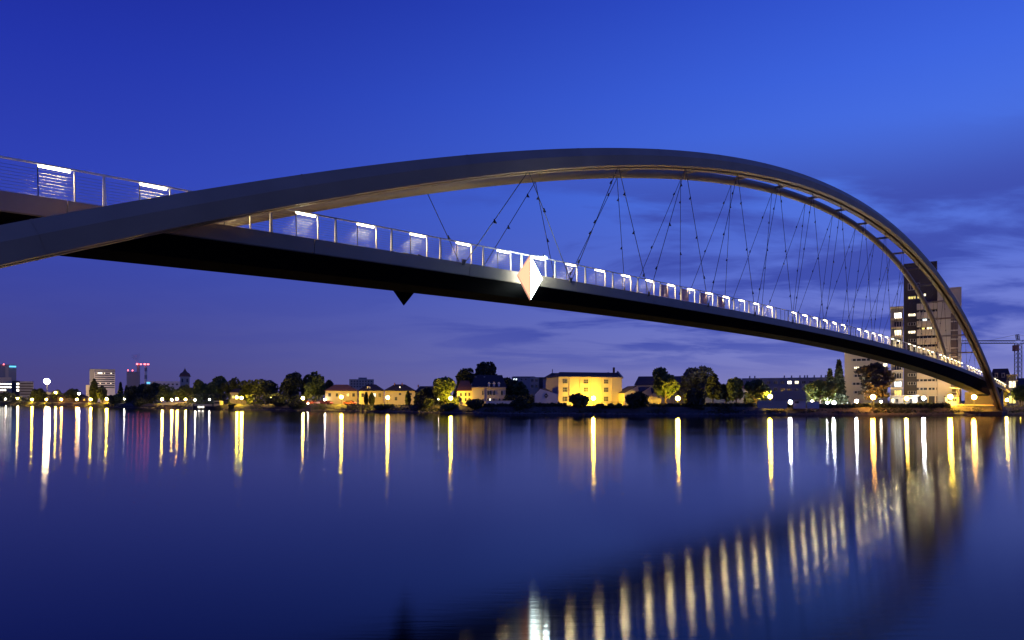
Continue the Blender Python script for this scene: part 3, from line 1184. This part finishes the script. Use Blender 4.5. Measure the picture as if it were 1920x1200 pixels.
QW = Bld('terrace_balustrade', 'low lit terrace wall below the church tower', 'wall', 303, 350, 755, 356, .5, CREAM)
QW.box('coping', PALE, 302.5, 350.5, 754, 755, -.07, .57)

# --- far left: church, chimneys, offices
CT = Bld('church_tower', 'square church tower with dark pointed roof above the trees', 'church tower', 338, 355.5, 706, 430, 6, PALE)
a = CT.Wd / 2 + .6
zs = [CT.H, CT.H + 1.6, CT.z(697), CT.z(690.5)]
ws = [1.0, .78, .36, .03]
vs = []
for z, k in zip(zs, ws):
    vs += [(-a * k, 3 - a * k, z), (a * k, 3 - a * k, z), (a * k, 3 + a * k, z), (-a * k, 3 + a * k, z)]
fs = [(3, 2, 1, 0), (12, 13, 14, 15)]
for i in range(3):
    for j in range(4):
        fs.append((i * 4 + j, i * 4 + (j + 1) % 4, i * 4 + 4 + (j + 1) % 4, i * 4 + 4 + j))
rf = MB().add(vs, fs).build('roof', ROOFR, CT.root)
MB().tube([(0, 3, CT.z(691)), (0, 3, CT.z(688.5))], .12, 5).build('finial', POLE, rf)
for u in (342, 351):
    arch_win(CT, u, 709.5, 717, 3.4, DARKW)
WB = Bld('long_white_hall', 'long pale hall with a cyan sign left of the church', 'hall', 275, 338, 715, 620, 20, WHITE)
WB.box('sign_band', CYAN, 275.5, 281.5, 717, 719.5, -.4, -.01)
for u in range(290, 336, 8):
    WB.win(u, u + 4, 719, 722, GLASS, 2, 1)
SL = Bld('grey_silo_block', 'plain grey block with red beacons on its roof', 'industrial building', 237.5, 262, 697, 760, 18, GREYW)
for u in (240, 248.5):
    SL.box('beacon', REDL, u - 1, u + 1, 693.2, 695.4, 4, 5)
    SL.box('beacon_post', POLE, u - .3, u + .3, 695.4, 697, 4.3, 4.7)
SL.box('wall_panel', GREYW, 254, 262, 699, 757, -1, -.002)


def chimney_stack(u, vtop, Y, r, label, bands):
    Y = Y * YS
    b = empty('chimney_stack', W3(u, 757, Y), 0, label, 'chimney', 'chimneys on the far left skyline')
    b.location.z = G
    h = CH + (VH - vtop) / F * Y - G
    if bands:
        for i in range(10):
            MB().tube([(0, 0, h * i / 10), (0, 0, h * (i + 1) / 10)], [r * (1.25 - .025 * i), r * (1.25 - .025 * (i + 1))], 10).build('shaft_band', WHITE if i % 2 else GREYW, b)
    else:
        MB().tube([(0, 0, 0), (0, 0, h)], [r * 1.2, r], 10).build('shaft', PALE, b)
    for i in range(3):
        t = 2.1 * i + .5
        MB().box(-.6, .6, -.6, .6, -.5, .5).build('beacon', REDL, b, (math.cos(t) * (r + .7), math.sin(t) * (r + .7), h - .4))
    return b


chimney_stack(259.5, 682, 780, 1.3, 'pale chimney with red beacons and a wisp of smoke', False)
chimney_stack(273.5, 682, 740, 1.0, 'thin banded chimney with red beacons left of the church', True)
OF = Bld('striped_office_block', 'pale office block with horizontal window bands behind a cypress', 'office building', 168, 216, 692, 640, 18, GREYW)
OF.box('wall_panel', WHITE, 177, 216, 698, 757, -.6, -.002)
for i, v in enumerate((699, 702.8, 706.6, 710.4, 714.2, 718, 721.8, 725.6)):
    OF.box('window_band', GLASS, 178, 215, v, v + 1.8, -.66, -.601)
for u0, u1, v in ((183, 192, 699), (195, 197, 699), (207, 210, 699), (187, 188.5, 718), (198, 199.5, 718), (207, 209, 718)):
    OF.win(u0, u1, v - .2, v + 1.8, LITB if u0 == 183 else LITW, 1, 1, -.7)
OF.box('annex', CREAM, 161.5, 168, 722, 757, 0, 10)
PK = Bld('car_park_block', 'dim car park with horizontal slots left of the floodlight', 'car park', 37, 63, 715, 660, 18, GREYW)
for v in (718, 723, 728, 733, 738):
    PK.box('slot', DARKW, 38, 62, v, v + 2.2, -.3, -.002)
OT = Bld('office_tower', 'dim tower with cyan roof sign at the left edge', 'office tower', -30, 31, 683, 720, 20, GREYW)
OT.box('wall_panel', PALE, 10, 16, 684, 708, -.8, -.002)
OT.box('sign_band', CYAN, 17.5, 30.5, 685.5, 688, -.9, -.01)
OT.box('beacon', REDL, 6, 8, 682, 684, -.6, .6)
OL = Bld('lit_office', 'office with three rows of lit windows at the left edge', 'office building', -40, 22, 707, 690, 20, PALE)
for v, u1 in ((718.5, 20.5), (724.5, 20.5), (730, 13)):
    u = -38
    while u < u1 - 3:
        OL.win(u, u + 4.6, v, v + 2.7, LITB, 1, 1)
        u += 5
OG = Bld('glazed_stair_block', 'narrow dark block with three lit windows beside the car park', 'office building', 22.5, 37, 714, 685, 12, DARKW)
for v in (718, 724, 730):
    OG.win(30.5, 36, v, v + 3.6, LITB, 1, 1)
# low dark houses along the left quay
for u0, u1, v, lab, m in ((60, 108, 735, 'low dark houses behind the left quay lamps', DARKW), (108, 165, 739, 'long low brown hall behind the left quay lamps', BROWN), (188, 222, 742, 'low lit wall building under the striped office', CREAM)):
    q = Bld('quay_house', lab, 'house', u0, u1, v + 5, (YB(u0) + 40) / YS, 9, m, group='low houses on the left quay')
    q.hip(v, ROOF, .4, .7)
    for k in range(4):
        uu = u0 + (k + .5) * (u1 - u0) / 4
        q.win(uu - 2, uu + 2, v + 8, v + 12, GLASS, 2, 1)

# smoke over the pale chimney
sm = bpy.data.materials.new('chimney_smoke')
sm.use_nodes = True
t = sm.node_tree
t.nodes.remove(t.nodes['Principled BSDF'])
pv = t.nodes.new('ShaderNodeVolumePrincipled')
pv.inputs['Color'].default_value = (.8, .75, .75, 1)
pv.inputs['Density'].default_value = .05
t.links.new(pv.outputs[0], t.nodes['Material Output'].inputs['Volume'])
q = W3(258, 681, 780 * YS)
mb = MB()
mb.tube([(0, 0, 0), (-.5, 0, 2.5), (-1.5, .5, 5), (-2.6, .5, 8)], [1.0, 2.0, 3.4, 4.2], 10)
sk = mb.build('smoke', sm, None, q)
tag(sk, kind='stuff')

# ------------------------------------------------------------------ trees and shrubs


def foliage(name, pts, sizes, seed, m, parent, flat=0.0):
    r = np.random.default_rng(seed)
    n = len(pts)
    a = r.normal(size=(n, 3))
    a /= np.linalg.norm(a, axis=1)[:, None]
    b = r.normal(size=(n, 3))
    b -= (b * a).sum(1)[:, None] * a
    b /= np.linalg.norm(b, axis=1)[:, None]
    if flat:
        a[:, 2] *= 1 - flat
        b[:, 2] *= 1 - flat
    s = sizes[:, None]
    c1, c2 = a * s, b * s * r.uniform(.5, .9, (n, 1))
    v = np.stack([pts - c1, pts + c2 * 1.0, pts + c1, pts - c2 * .8], 1).reshape(-1, 3)
    me = bpy.data.meshes.new(name)
    me.vertices.add(4 * n)
    me.vertices.foreach_set('co', v.astype(np.float32).ravel())
    me.loops.add(4 * n)
    me.loops.foreach_set('vertex_index', np.arange(4 * n, dtype=np.int32))
    me.polygons.add(n)
    me.polygons.foreach_set('loop_start', np.arange(0, 4 * n, 4, dtype=np.int32))
    me.polygons.foreach_set('loop_total', np.full(n, 4, dtype=np.int32))
    me.update(calc_edges=True)
    me.validate()
    return link(name, me, m, parent)


def sphere_pts(r, n):
    p = r.normal(size=(n, 3))
    return p / np.linalg.norm(p, axis=1)[:, None]


def tree(name, label, u, vtop, wpx, Y, kind='round', m=None, group=None, base=G, dens=1.0, trunk=.22, seed=None, vbase=None):
    seed = seed or int(u * 7 + vtop)
    Y = Y * YS if vbase is None else Y
    r = np.random.default_rng(seed)
    loc = W3(u, 757, Y)
    loc.z = base if vbase is None else CH + (VH - vbase) / F * Y
    Hh = CH + (VH - vtop) / F * Y - loc.z
    Wd = wpx / F * Y
    root = empty(name, loc, r.uniform(0, .5), label, 'tree' if kind != 'bush' else 'bush', group)
    m = m or LEAF_D
    th = Hh * trunk
    size = np.clip(.035 * Hh + .28, .3, .75)
    n = int(2300 * dens)
    if kind in ('round', 'bush'):
        z0 = th if kind == 'round' else 0
        ch = (Hh - z0) / 2
        K = 13 if kind == 'round' else 10
        cs = sphere_pts(r, K) * r.uniform(.25, .68, (K, 1))
        cs[:, 2] = np.clip(cs[:, 2], -.6, .7)
        rad = r.uniform(.26, .46, K)
        w = rad ** 2
        idx = r.choice(K, n, p=w / w.sum())
        p = cs[idx] + sphere_pts(r, n) * rad[idx][:, None] * (r.uniform(.55, 1.05, (n, 1)) ** .6)
        lim = np.abs(p).max(0)
        p /= np.array([lim[0], lim[1], lim[2]])
        pts = p * np.array([Wd / 2, Wd / 2, ch]) + np.array([0, 0, z0 + ch])
    elif kind == 'cypress':
        z = r.uniform(0, 1, n)
        rr = Wd / 2 * np.clip(np.sin(np.pi * np.clip(z * .92 + .10, 0, 1)) ** .7, 0, 1) * r.uniform(.6, 1.05, n)
        a_ = r.uniform(0, 2 * np.pi, n)
        pts = np.stack([rr * np.cos(a_), rr * np.sin(a_), z * Hh], 1)
        th = Hh * .1
    elif kind == 'conifer':
        z = r.uniform(0, 1, n) ** 1.25
        tier = 1 - .38 * np.mod(z * 8, 1)
        rr = Wd / 2 * (1 - z) ** .85 * tier * r.uniform(.35, 1.05, n)
        a_ = r.uniform(0, 2 * np.pi, n)
        pts = np.stack([rr * np.cos(a_), rr * np.sin(a_), .06 * Hh + z * Hh * .95], 1)
        th = Hh * .3
    elif kind == 'pine':
        K = 46
        zc = r.uniform(.18, .97, K)
        ra = Wd / 2 * np.where(zc > .55, 1.06 - (zc - .55) * 1.3, .75 + zc * .45)
        ac = r.uniform(0, 2 * np.pi, K)
        rc = ra * r.uniform(.15, .85, K)
        idx = r.integers(0, K, n)
        q = sphere_pts(r, n) * r.uniform(.3, 1, (n, 1)) * np.array([Wd * .17, Wd * .17, Hh * .035])
        pts = np.stack([rc[idx] * np.cos(ac[idx]), rc[idx] * np.sin(ac[idx]), zc[idx] * Hh], 1) + q
        th = Hh * .9
    sz = size * r.uniform(.5, 1.15, len(pts))
    foliage('crown', pts, sz, seed, m, root)
    if kind != 'bush':
        mb = MB()
        rt = max(.12, Wd * .028)
        top = th if kind in ('conifer', 'cypress', 'pine') else th + (Hh - th) * .55
        bend = r.normal(0, .05 * Wd)
        mb.tube([(0, 0, -.4), (bend * .3, 0, top * .5), (bend, 0, top)], [rt * 1.25, rt, rt * .35], 7)
        if kind in ('round', 'pine'):
            for k in range(5):
                a_ = r.uniform(0, 6.28)
                zb = th * r.uniform(.8, 1.2) if kind == 'round' else Hh * r.uniform(.25, .8)
                e = Wd * r.uniform(.2, .36)
                mb.tube([(bend * .5, 0, min(zb, top)), (math.cos(a_) * e, math.sin(a_) * e, zb + Hh * (.2 if kind == 'round' else .03))], [rt * .55, rt * .2], 5)
        mb.build('trunk', BARK, root)
    return root


TG = 'trees along the far bank'
TREES = [
    ('broadleaf_tree', 'low dark tree in front of the lit office at the left edge', 8, 731, 34, 600, 'round', LEAF_D),
    ('broadleaf_tree', 'dark tree left of and below the floodlight mast', 72, 727, 26, 560, 'round', LEAF_D),
    ('broadleaf_tree', 'dim brown tree right of the floodlight mast', 104, 731, 26, 545, 'round', LEAF_D),
    ('broadleaf_tree', 'low dim tree behind the quay lamps left of the striped office', 140, 727, 34, 520, 'round', LEAF_D),
    ('cypress_tree', 'dark cypress in front of the striped office block', 176.5, 711, 14, 470, 'cypress', LEAF_D),
    ('broadleaf_tree', 'small dark tree just right of the cypress', 192, 724, 18, 460, 'round', LEAF_D),
    ('conifer_tree', 'first pointed conifer right of the striped office', 226, 718, 17, 430, 'conifer', LEAF_D),
    ('conifer_tree', 'second pointed conifer, in front of the grey silo block', 237, 724, 16, 428, 'conifer', LEAF_D),
    ('broadleaf_tree', 'big dark round tree in front of the grey silo block', 262, 716, 46, 405, 'round', LEAF_D),
    ('broadleaf_tree', 'dark tree below the cyan hall sign', 286, 717, 34, 398, 'round', LEAF_D),
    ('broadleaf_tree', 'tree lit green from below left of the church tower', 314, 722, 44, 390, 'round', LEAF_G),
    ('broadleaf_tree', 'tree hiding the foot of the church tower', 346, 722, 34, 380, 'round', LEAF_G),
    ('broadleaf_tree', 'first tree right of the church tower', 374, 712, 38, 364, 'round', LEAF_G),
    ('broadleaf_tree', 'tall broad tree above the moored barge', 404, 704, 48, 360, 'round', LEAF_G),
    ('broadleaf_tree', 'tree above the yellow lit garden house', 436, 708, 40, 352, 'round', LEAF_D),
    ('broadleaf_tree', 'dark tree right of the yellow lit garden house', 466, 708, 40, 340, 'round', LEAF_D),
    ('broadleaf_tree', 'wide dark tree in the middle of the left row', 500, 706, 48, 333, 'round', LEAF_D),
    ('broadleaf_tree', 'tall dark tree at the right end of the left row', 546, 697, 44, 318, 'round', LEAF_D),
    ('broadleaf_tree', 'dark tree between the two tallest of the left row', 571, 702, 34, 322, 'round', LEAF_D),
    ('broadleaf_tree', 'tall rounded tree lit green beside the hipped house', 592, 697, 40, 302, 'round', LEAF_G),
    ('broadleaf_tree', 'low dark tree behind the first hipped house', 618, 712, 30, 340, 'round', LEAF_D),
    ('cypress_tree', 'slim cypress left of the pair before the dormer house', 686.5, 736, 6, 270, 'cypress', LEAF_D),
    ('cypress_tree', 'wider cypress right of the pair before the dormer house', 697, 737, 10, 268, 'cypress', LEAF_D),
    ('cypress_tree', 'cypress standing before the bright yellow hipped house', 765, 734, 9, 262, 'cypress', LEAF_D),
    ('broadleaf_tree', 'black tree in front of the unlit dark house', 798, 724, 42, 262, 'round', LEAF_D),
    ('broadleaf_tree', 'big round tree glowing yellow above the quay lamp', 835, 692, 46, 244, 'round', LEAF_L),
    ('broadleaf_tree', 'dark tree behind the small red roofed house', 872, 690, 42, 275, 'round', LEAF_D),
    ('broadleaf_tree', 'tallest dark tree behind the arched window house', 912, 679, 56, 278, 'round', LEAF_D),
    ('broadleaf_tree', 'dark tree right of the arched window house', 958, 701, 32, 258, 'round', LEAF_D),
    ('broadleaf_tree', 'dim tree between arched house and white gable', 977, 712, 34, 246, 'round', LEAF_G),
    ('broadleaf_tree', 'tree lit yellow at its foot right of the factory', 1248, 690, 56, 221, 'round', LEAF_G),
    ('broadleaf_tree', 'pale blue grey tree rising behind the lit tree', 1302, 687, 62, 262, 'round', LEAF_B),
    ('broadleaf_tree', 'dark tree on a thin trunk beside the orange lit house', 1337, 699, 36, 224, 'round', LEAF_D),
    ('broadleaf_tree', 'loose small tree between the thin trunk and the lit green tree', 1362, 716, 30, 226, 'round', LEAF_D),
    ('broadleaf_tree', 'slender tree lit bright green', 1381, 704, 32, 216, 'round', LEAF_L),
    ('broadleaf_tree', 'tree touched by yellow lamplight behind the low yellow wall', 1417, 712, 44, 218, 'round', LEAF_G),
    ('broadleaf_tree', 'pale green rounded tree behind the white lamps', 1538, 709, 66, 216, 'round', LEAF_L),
    ('conifer_tree', 'tall black conifer against the cream block', 1573, 678, 34, 232, 'conifer', LEAF_D),
    ('conifer_tree', 'lower black conifer left of the cream block', 1556, 694, 30, 228, 'conifer', LEAF_D),
    ('pine_tree', 'dark layered pine in front of the cream block', 1637, 677, 66, 213, 'pine', LEAF_P),
    ('broadleaf_tree', 'small tree at the right edge beside the lift tower', 1913, 722, 24, 222, 'round', LEAF_G),
]
for nm, lab, u, vt, wp, Y, kd, m in TREES:
    low = kd == 'round' and vt > 715
    tree(nm, lab, u, vt, wp, Y, kd, m, TG, dens=.7 if wp < 20 else 1.1 if wp < 45 else 1.4, trunk=.10 if u < 980 else .2)
BG = 'rounded bushes along the far bank'
for lab, u, vt, wp, vb in [
        ('ball shaped black bush left of the white gable', 979, 742, 40, 770), ('round dark bush in front of the yellow factory', 1085, 737, 37, 769),
        ('widest round dark bush, before the gabled sheds', 1198, 735, 48, 770), ('tall dark bush right of the lit tree', 1303, 728, 40, 770),
        ('dark bush below the arched window house', 893, 747, 40, 768), ('low bush before the unlit dark house', 795, 745, 34, 764),
        ('dark shrub at the foot of the striped office', 214, 738, 26, 760), ('dark bush under the big tree by the silo block', 262, 746, 40, 763),
        ('dark bush below the wide dark tree', 520, 742, 46, 768), ('bush lit yellow under the quay lamp by the houses', 722, 758, 50, 769),
        ('bush lit yellow under the big glowing tree', 846, 757, 44, 769), ('low black bush right of the moored barge', 440, 757, 30, 768),
        ('dark bush at the water below the tall left row', 560, 750, 50, 770), ('small clipped bush left of the factory lamp', 1124, 757, 13, 763),
        ('small clipped bush right of the factory lamp', 1144, 757, 12, 763), ('small clipped bush nearest the gabled sheds', 1160, 757, 12, 763)]:
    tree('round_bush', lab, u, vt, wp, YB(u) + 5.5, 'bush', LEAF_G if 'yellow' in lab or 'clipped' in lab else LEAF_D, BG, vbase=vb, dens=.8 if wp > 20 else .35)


def hedge(label, u0, u1, vt, Yo, seed, m=LEAF_D):
    r = np.random.default_rng(seed)
    L_ = 0
    root = empty('hedge', W3((u0 + u1) / 2, 757, YB((u0 + u1) / 2) + Yo), 0, label, 'hedge', 'hedges on the quay edge')
    root.location.z = 1.6
    n = int((u1 - u0) * 16)
    uu = r.uniform(u0, u1, n)
    pts = []
    for u in uu:
        Y = YB(u) + Yo
        zt = CH + (VH - vt + r.normal(0, .5)) / F * Y
        pts.append(((u - 960) / F * Y, Y + r.uniform(-.8, .8), r.uniform(1.0, zt)))
    pts = np.array(pts) - np.array(root.location)
    foliage('hedge_foliage', pts, r.uniform(.3, .6, n), seed, m, root)


hedge('long dark hedge below the white gable and factory', 985, 1062, 757, 7.5, 1)
hedge('hedge between the factory bush and the wide round bush', 1128, 1180, 762, 6.0, 2)
hedge('hedge from the lit tree to the tall dark bush', 1218, 1290, 758, 7.5, 3)
hedge('long dark hedge below the orange lit house', 1318, 1420, 757, 7.5, 4)
hedge('hedge below the house with arched windows', 908, 968, 758, 7.0, 5)
hedge('low dark hedge left of the pine, by the white lamps', 1476, 1600, 759, 6.5, 6)
hedge('dark hedge along the quay in front of the tower', 1600, 1780, 757.5, 6.5, 7)

hedge('unkempt dark hedge under the trees right of the church tower', 352, 432, 738, 16, 8)
hedge('tall dark thicket below the wide dark trees of the left row', 462, 540, 738, 15, 9)
hedge('thicket at the foot of the tall trees before the hipped house', 540, 606, 741, 18, 10)
hedge('dark thicket between the pointed conifers and the church terrace', 222, 300, 738, 15, 11)
hedge('hedge between the unlit dark house and the red roofed house', 776, 860, 744, 14, 12)
hedge('hedge behind the black ball bush and the arched window house', 946, 1000, 742, 20, 13)

hedge('shrubs between the lit tree and the orange lit house', 1284, 1322, 738, 22, 14)
hedge('shrubs behind the slender green tree and yellow wall', 1396, 1436, 736, 22, 15)
hedge('dark shrubs under the pale green rounded tree', 1512, 1586, 740, 17, 16)
hedge('dark shrubs along the left quay before the office blocks', 0, 60, 744, 14, 17)

# rough growth on the bank slope
r = np.random.default_rng(77)
n = 26000
uu = r.uniform(-60, 1960, n)
tt = r.uniform(0, 1, n) ** 1.2
pts = np.empty((n, 3))
for i, u in enumerate(uu):
    patch = .5 + .5 * math.sin(u * .031) * math.sin(u * .0117 + 1)
    Y = YB(u) + 2.4 + tt[i] * 5.5
    pts[i] = ((u - 960) / F * Y, Y, .3 + tt[i] * 1.7 + r.uniform(0, .45) * patch)
sv = foliage('bank_growth', pts, r.uniform(.18, .5, n), 9, leafmat('bank_weeds', (.05, .06, .025)), None)
tag(sv, kind='stuff')
# loose stones at the waterline
r = random.Random(4)
mb = MB()
for i in range(900):
    u = r.uniform(0, 1920)
    Y = YB(u) + r.uniform(.3, 2.6)
    x = (u - 960) / F * Y
    s = r.uniform(.15, .5)
    z = .1 + (Y - YB(u)) * .17
    mb.add([(x - s, Y, z - .1), (x + s * .3, Y - s, z - .1), (x + s, Y + s * .4, z - .1), (x - s * .2, Y + s, z - .1), (x + r.uniform(-.2, .2) * s, Y, z + s * .6)],
           [(0, 1, 4), (1, 2, 4), (2, 3, 4), (3, 0, 4), (3, 2, 1, 0)])
tag(mb.build('shore_stones', STONE), kind='stuff')

# ------------------------------------------------------------------ quay lamps
globe = {}
PG = 'lamps along the far bank'


def lamp(u, v, Y, m, label, rad=.42, arm=0.0):
    loc = W3(u, 757, Y)
    loc.z = G - .1
    h = CH + (VH - v) / F * Y - loc.z
    root = empty('street_lamp', loc, 0, label, 'street lamp', PG)
    MB().tube([(0, 0, -1.0), (0, 0, .5), (0, 0, max(.6, h - rad * .9))], [.10, .09, .055], 7).build('post', POLE, root)
    k = (m.name, rad)
    if k not in globe:
        globe[k] = ico(rad, 2)
        globe[k].materials.append(m)
    o = link('globe', globe[k], None, root, (0, 0, h))
    MB().tube([(0, 0, h + rad * .95), (0, 0, h + rad * 1.05), (0, 0, h + rad * 1.3)], [rad * .75, rad * .8, rad * .12], 10).build('cap', POLE, root)
    return root


LAMPS = [
    (33, 747, 0, DIM_Y, 'small orange lamp furthest left on the quay', .5), (60, 749, 0, SOD_Y, 'quay lamp between the left edge and the floodlight mast', .5),
    (87, 749, 0, SOD_Y, 'quay lamp directly below the tall floodlight', .45), (115, 749, 0, SOD_O, 'quay lamp just right of the floodlight mast', .5),
    (144, 749, 0, SOD_O, 'quay lamp halfway between floodlight and cypress', .5), (170, 749, 0, SOD_Y, 'quay lamp below the dark cypress', .5),
    (200, 748, 0, SOD_Y, 'last quay lamp before the pointed conifers', .5),
    (104, 736, 30, DIM_Y, 'high small lamp right of the floodlight mast', .5), (148, 738, 30, DIM_W, 'high small white lamp left of the cypress', .5),
    (173, 738, 30, DIM_Y, 'tiny high lamp touching the cypress', .45), (10.5, 748, 4, DIM_W, 'tiny white lamp at the left edge', .4),
    (233, 748, 4, DIM_W, 'tiny white lamp among the pointed conifers', .3),
    (304, 748.5, 0, DIM_Y, 'left lamp on the terrace below the church', .42), (322, 749.5, 2, DIM_Y, 'middle small lamp on the church terrace', .40),
    (332, 748, 0, SOD_O, 'bright orange lamp under the church tower', .42), (348, 749, 0, DIM_Y, 'orange lamp at the right end of the church terrace', .36),
    (365.5, 750, 0, DIM_W, 'white lamp above the left end of the barge', .33), (392.5, 749, 2, DIM_W, 'tiny lamp above the middle of the barge', .25),
    (444, 745, 2, SOD_Y, 'left of two bright lamps at the garden house', .36), (453, 746, 0, SOD_Y, 'right of two bright lamps at the garden house', .42),
    (507, 746.5, 2, DIM_Y, 'small lamp among the dark trees of the left row', .36), (568, 746.5, 2, DIM_Y, 'small lamp under the tall dark trees', .40),
    (577, 756, 1, DIM_W, 'low white light by the parked cars', .22), (609, 749.5, 6, DIM_W, 'small lamp by the first hipped house', .25),
    (640, 744.5, 0, SOD_Y, 'quay lamp before the pale first hipped house', .44), (727, 745.5, 0, SOD_Y, 'quay lamp before the bright yellow hipped house', .42),
    (845, 746.5, 0, SOD_Y, 'quay lamp under the big glowing tree', .40), (822.5, 748.5, 4, DIM_W, 'thin white lamp left of the glowing tree', .12),
    (1112.5, 746.5, 9.5, SOD_Y, 'lamp before the yellow factory wall', .44), (1271, 747, 4, SOD_Y, 'lamp under the tree lit yellow', .46),
    (1444, 743.5, 3, SOD_Y, 'lamp over the low yellow wall', .44), (1482, 754, 2, LED_W, 'bright white lamp at the white kiosk', .38),
    (1523, 753, 2, DIM_W, 'small white lamp right of the kiosk', .30), (1551, 756, 2, LED_W, 'left of the close pair of white lamps', .26),
    (1563.5, 755, 2, LED_W, 'right of the close pair of white lamps', .34), (1606, 752, 4, LED_W, 'small white lamp before the cream block', .30),
    (1637, 744.5, -5, SOD_O, 'bright orange lamp below the dark pine', .48), (1652, 753, 4, DIM_W, 'low white lamp right of the pine', .26),
    (1700, 747, -1, DIM_Y, 'cream lamp at the left of the tower entrance', .36), (1732, 746.5, 5, LED_W, 'bright white lamp before the tower', .36),
    (1782, 744, 0, SOD_Y, 'yellow lamp at the kiosk under the bridge', .46), (1826.5, 744.5, -4.6, SOD_O, 'orange lamp before the bridge abutment', .46),
    (1888, 750, 8, DIM_Y, 'small warm lamp at the foot of the lift tower', .30), (1917, 747, 8, SOD_Y, 'lamp at the far right edge', .34),
]
for u, v, off, m, lab, rad in LAMPS:
    lamp(u, v, YB(u) + 8.8 + off, m, lab, rad * 1.15)

fl = empty('floodlight_mast', W3(88.5, 757, 600 * YS), 0, 'tall floodlight mast shining above the left quay', 'floodlight')
fl.location.z = G
h = CH + (VH - 715) / F * 600 * YS - G
MB().tube([(0, 0, -1), (0, 0, h - 1.2)], [.35, .18], 8).build('mast', POLE, fl)
MB().box(-1.7, 1.7, -.25, .25, h - 2.0, h - 1.8).build('crossbar', POLE, fl)
hd = ico(1.8, 4)
hd.materials.append(FLOOD)
link('lamp_head', hd, None, fl, (0, -.4, h))

for u0, u1, lab in ((1478, 1600, 'low steel railing on the quay by the white lamps'), (1672, 1778, 'steel railing on the quay before the tower'), (1128, 1240, 'dark railing on the quay below the gabled sheds')):
    um = (u0 + u1) / 2
    q = W3(um, 757, YB(um) + 6.4)
    q.z = G
    qr = empty('quay_railing', q, 0, lab, 'railing', 'railings on the far quay')
    pts = []
    for u in np.linspace(u0, u1, int((u1 - u0) / 9)):
        Y = YB(u) + 6.4
        x, y = (u - 960) / F * Y - q.x, Y - q.y
        pts.append((x, y))
        MB().box(x - .05, x + .05, y - .05, y + .05, -.4, 1.1).build('railing_post', POLE, qr)
    for z in (.55, 1.08):
        MB().tube([(x, y, z) for x, y in pts], .035, 5).build('rail', POLE, qr)

# ------------------------------------------------------------------ boat and parked cars
bt = empty('moored_barge', W3(392, 766, YB(392) - 5), math.radians(-2), 'dark barge moored below the trees, small white lights', 'boat')
bt.location.z = 0
kx = YB(392) / F
Lb = 62 * kx / 2
hull = MB()
vs = []
prof = [(-1.0, .0), (-.86, .75), (-.5, 1), (.5, 1), (.82, .85), (1.0, .35)]
for fx, fw in prof:
    x = fx * Lb
    wv = max(.15, fw * 2.2)
    hz = 1.3 + (.5 if abs(fx) > .8 else 0)
    vs += [(x, -wv, hz), (x, -wv * .8, -.3), (x, wv * .8, -.3), (x, wv, hz)]
fs = []
for i in range(len(prof) - 1):
    for j in range(4):
        fs.append((i * 4 + j, i * 4 + (j + 1) % 4, i * 4 + 4 + (j + 1) % 4, i * 4 + 4 + j))
fs += [(0, 1, 2, 3), (20, 21, 22, 23)]
hull.add(vs, fs)
hull.build('hull', WDARK, bt)
MB().box(-Lb * .75, Lb * .25, -1.4, 1.4, 1.3, 2.1).build('hold_cover', GREYW, bt)
cb = MB().box(Lb * .4, Lb * .75, -1.4, 1.4, 1.3, 3.4).build('wheelhouse', GREYW, bt)
MB().box(Lb * .43, Lb * .72, -1.45, -1.401, 2.3, 3.0).build('pane', GLASS, cb)
for x in (-.42, -.2):
    MB().box(x * Lb - .35, x * Lb + .35, -2.45, -2.2, .75, 1.3).build('light', LITB, bt)
MB().tube([(-Lb * .9, 0, 1.6), (-Lb * .9, 0, 4.4)], .05, 5).build('bow_mast', POLE, bt)

# cars on the quay road
body = MB().prism([(-2.1, .35), (2.1, .35), (2.15, .8), (1.2, .95), (.75, 1.42), (-.9, 1.42), (-1.5, .95), (-2.15, .85)], -.85, .85).mesh('body')
body.materials.append(CARP)
glassm = MB().prism([(-1.35, .97), (1.1, .97), (.68, 1.38), (-.85, 1.38)], -.87, .87).mesh('car_window')
glassm.materials.append(GLASS)
whl = MB().tube([(0, -.12, 0), (0, .12, 0)], .33, 12).mesh('wheel')
whl.materials.append(TYRE)
tl = MB().box(-.06, .06, -.5, .5, -.07, .07).mesh('tail_light')
tl.materials.append(glow('car_tail_light', (1, .16, .08), 5))
car0 = empty('parked_car', (0, 0, G), 0, None, 'car', 'cars parked along the quay road')
link('body', body, None, car0)
link('car_window', glassm, None, car0)
for x in (-1.35, 1.35):
    for y in (-.78, .78):
        link('wheel', whl, None, car0, (x, y, .33))
link('tail_light', tl, None, car0, (2.16, 0, .72))
for i, (u, lab) in enumerate([(575, 'leftmost parked car under the tall trees'), (585, 'second parked car from the left under the trees'), (598, 'parked car below the rounded green tree'),
                              (612, 'parked car at the corner of the first hipped house'), (656, 'parked car right of the first hipped house lamp')]):
    o = car0 if i == 0 else copy_tree(car0)
    q = W3(u, 757, YB(u) + 16)
    o.location = (q.x, q.y, G)
    o.rotation_euler = (0, 0, math.radians(-24))
    o['label'] = lab

# ------------------------------------------------------------------ thin evening haze over the river
HAZE = 0.0
if HAZE:
    hm = bpy.data.materials.new('haze')
    hm.use_nodes = True
    t = hm.node_tree
    t.nodes.remove(t.nodes['Principled BSDF'])
    pv = t.nodes.new('ShaderNodeVolumePrincipled')
    pv.inputs['Color'].default_value = (.9, .9, .95, 1)
    pv.inputs['Density'].default_value = HAZE
    pv.inputs['Anisotropy'].default_value = .5
    t.links.new(pv.outputs[0], t.nodes['Material Output'].inputs['Volume'])
    tag(MB().box(-1650, 1650, -500, 1750, -2, 90).build('haze', hm), kind='stuff')
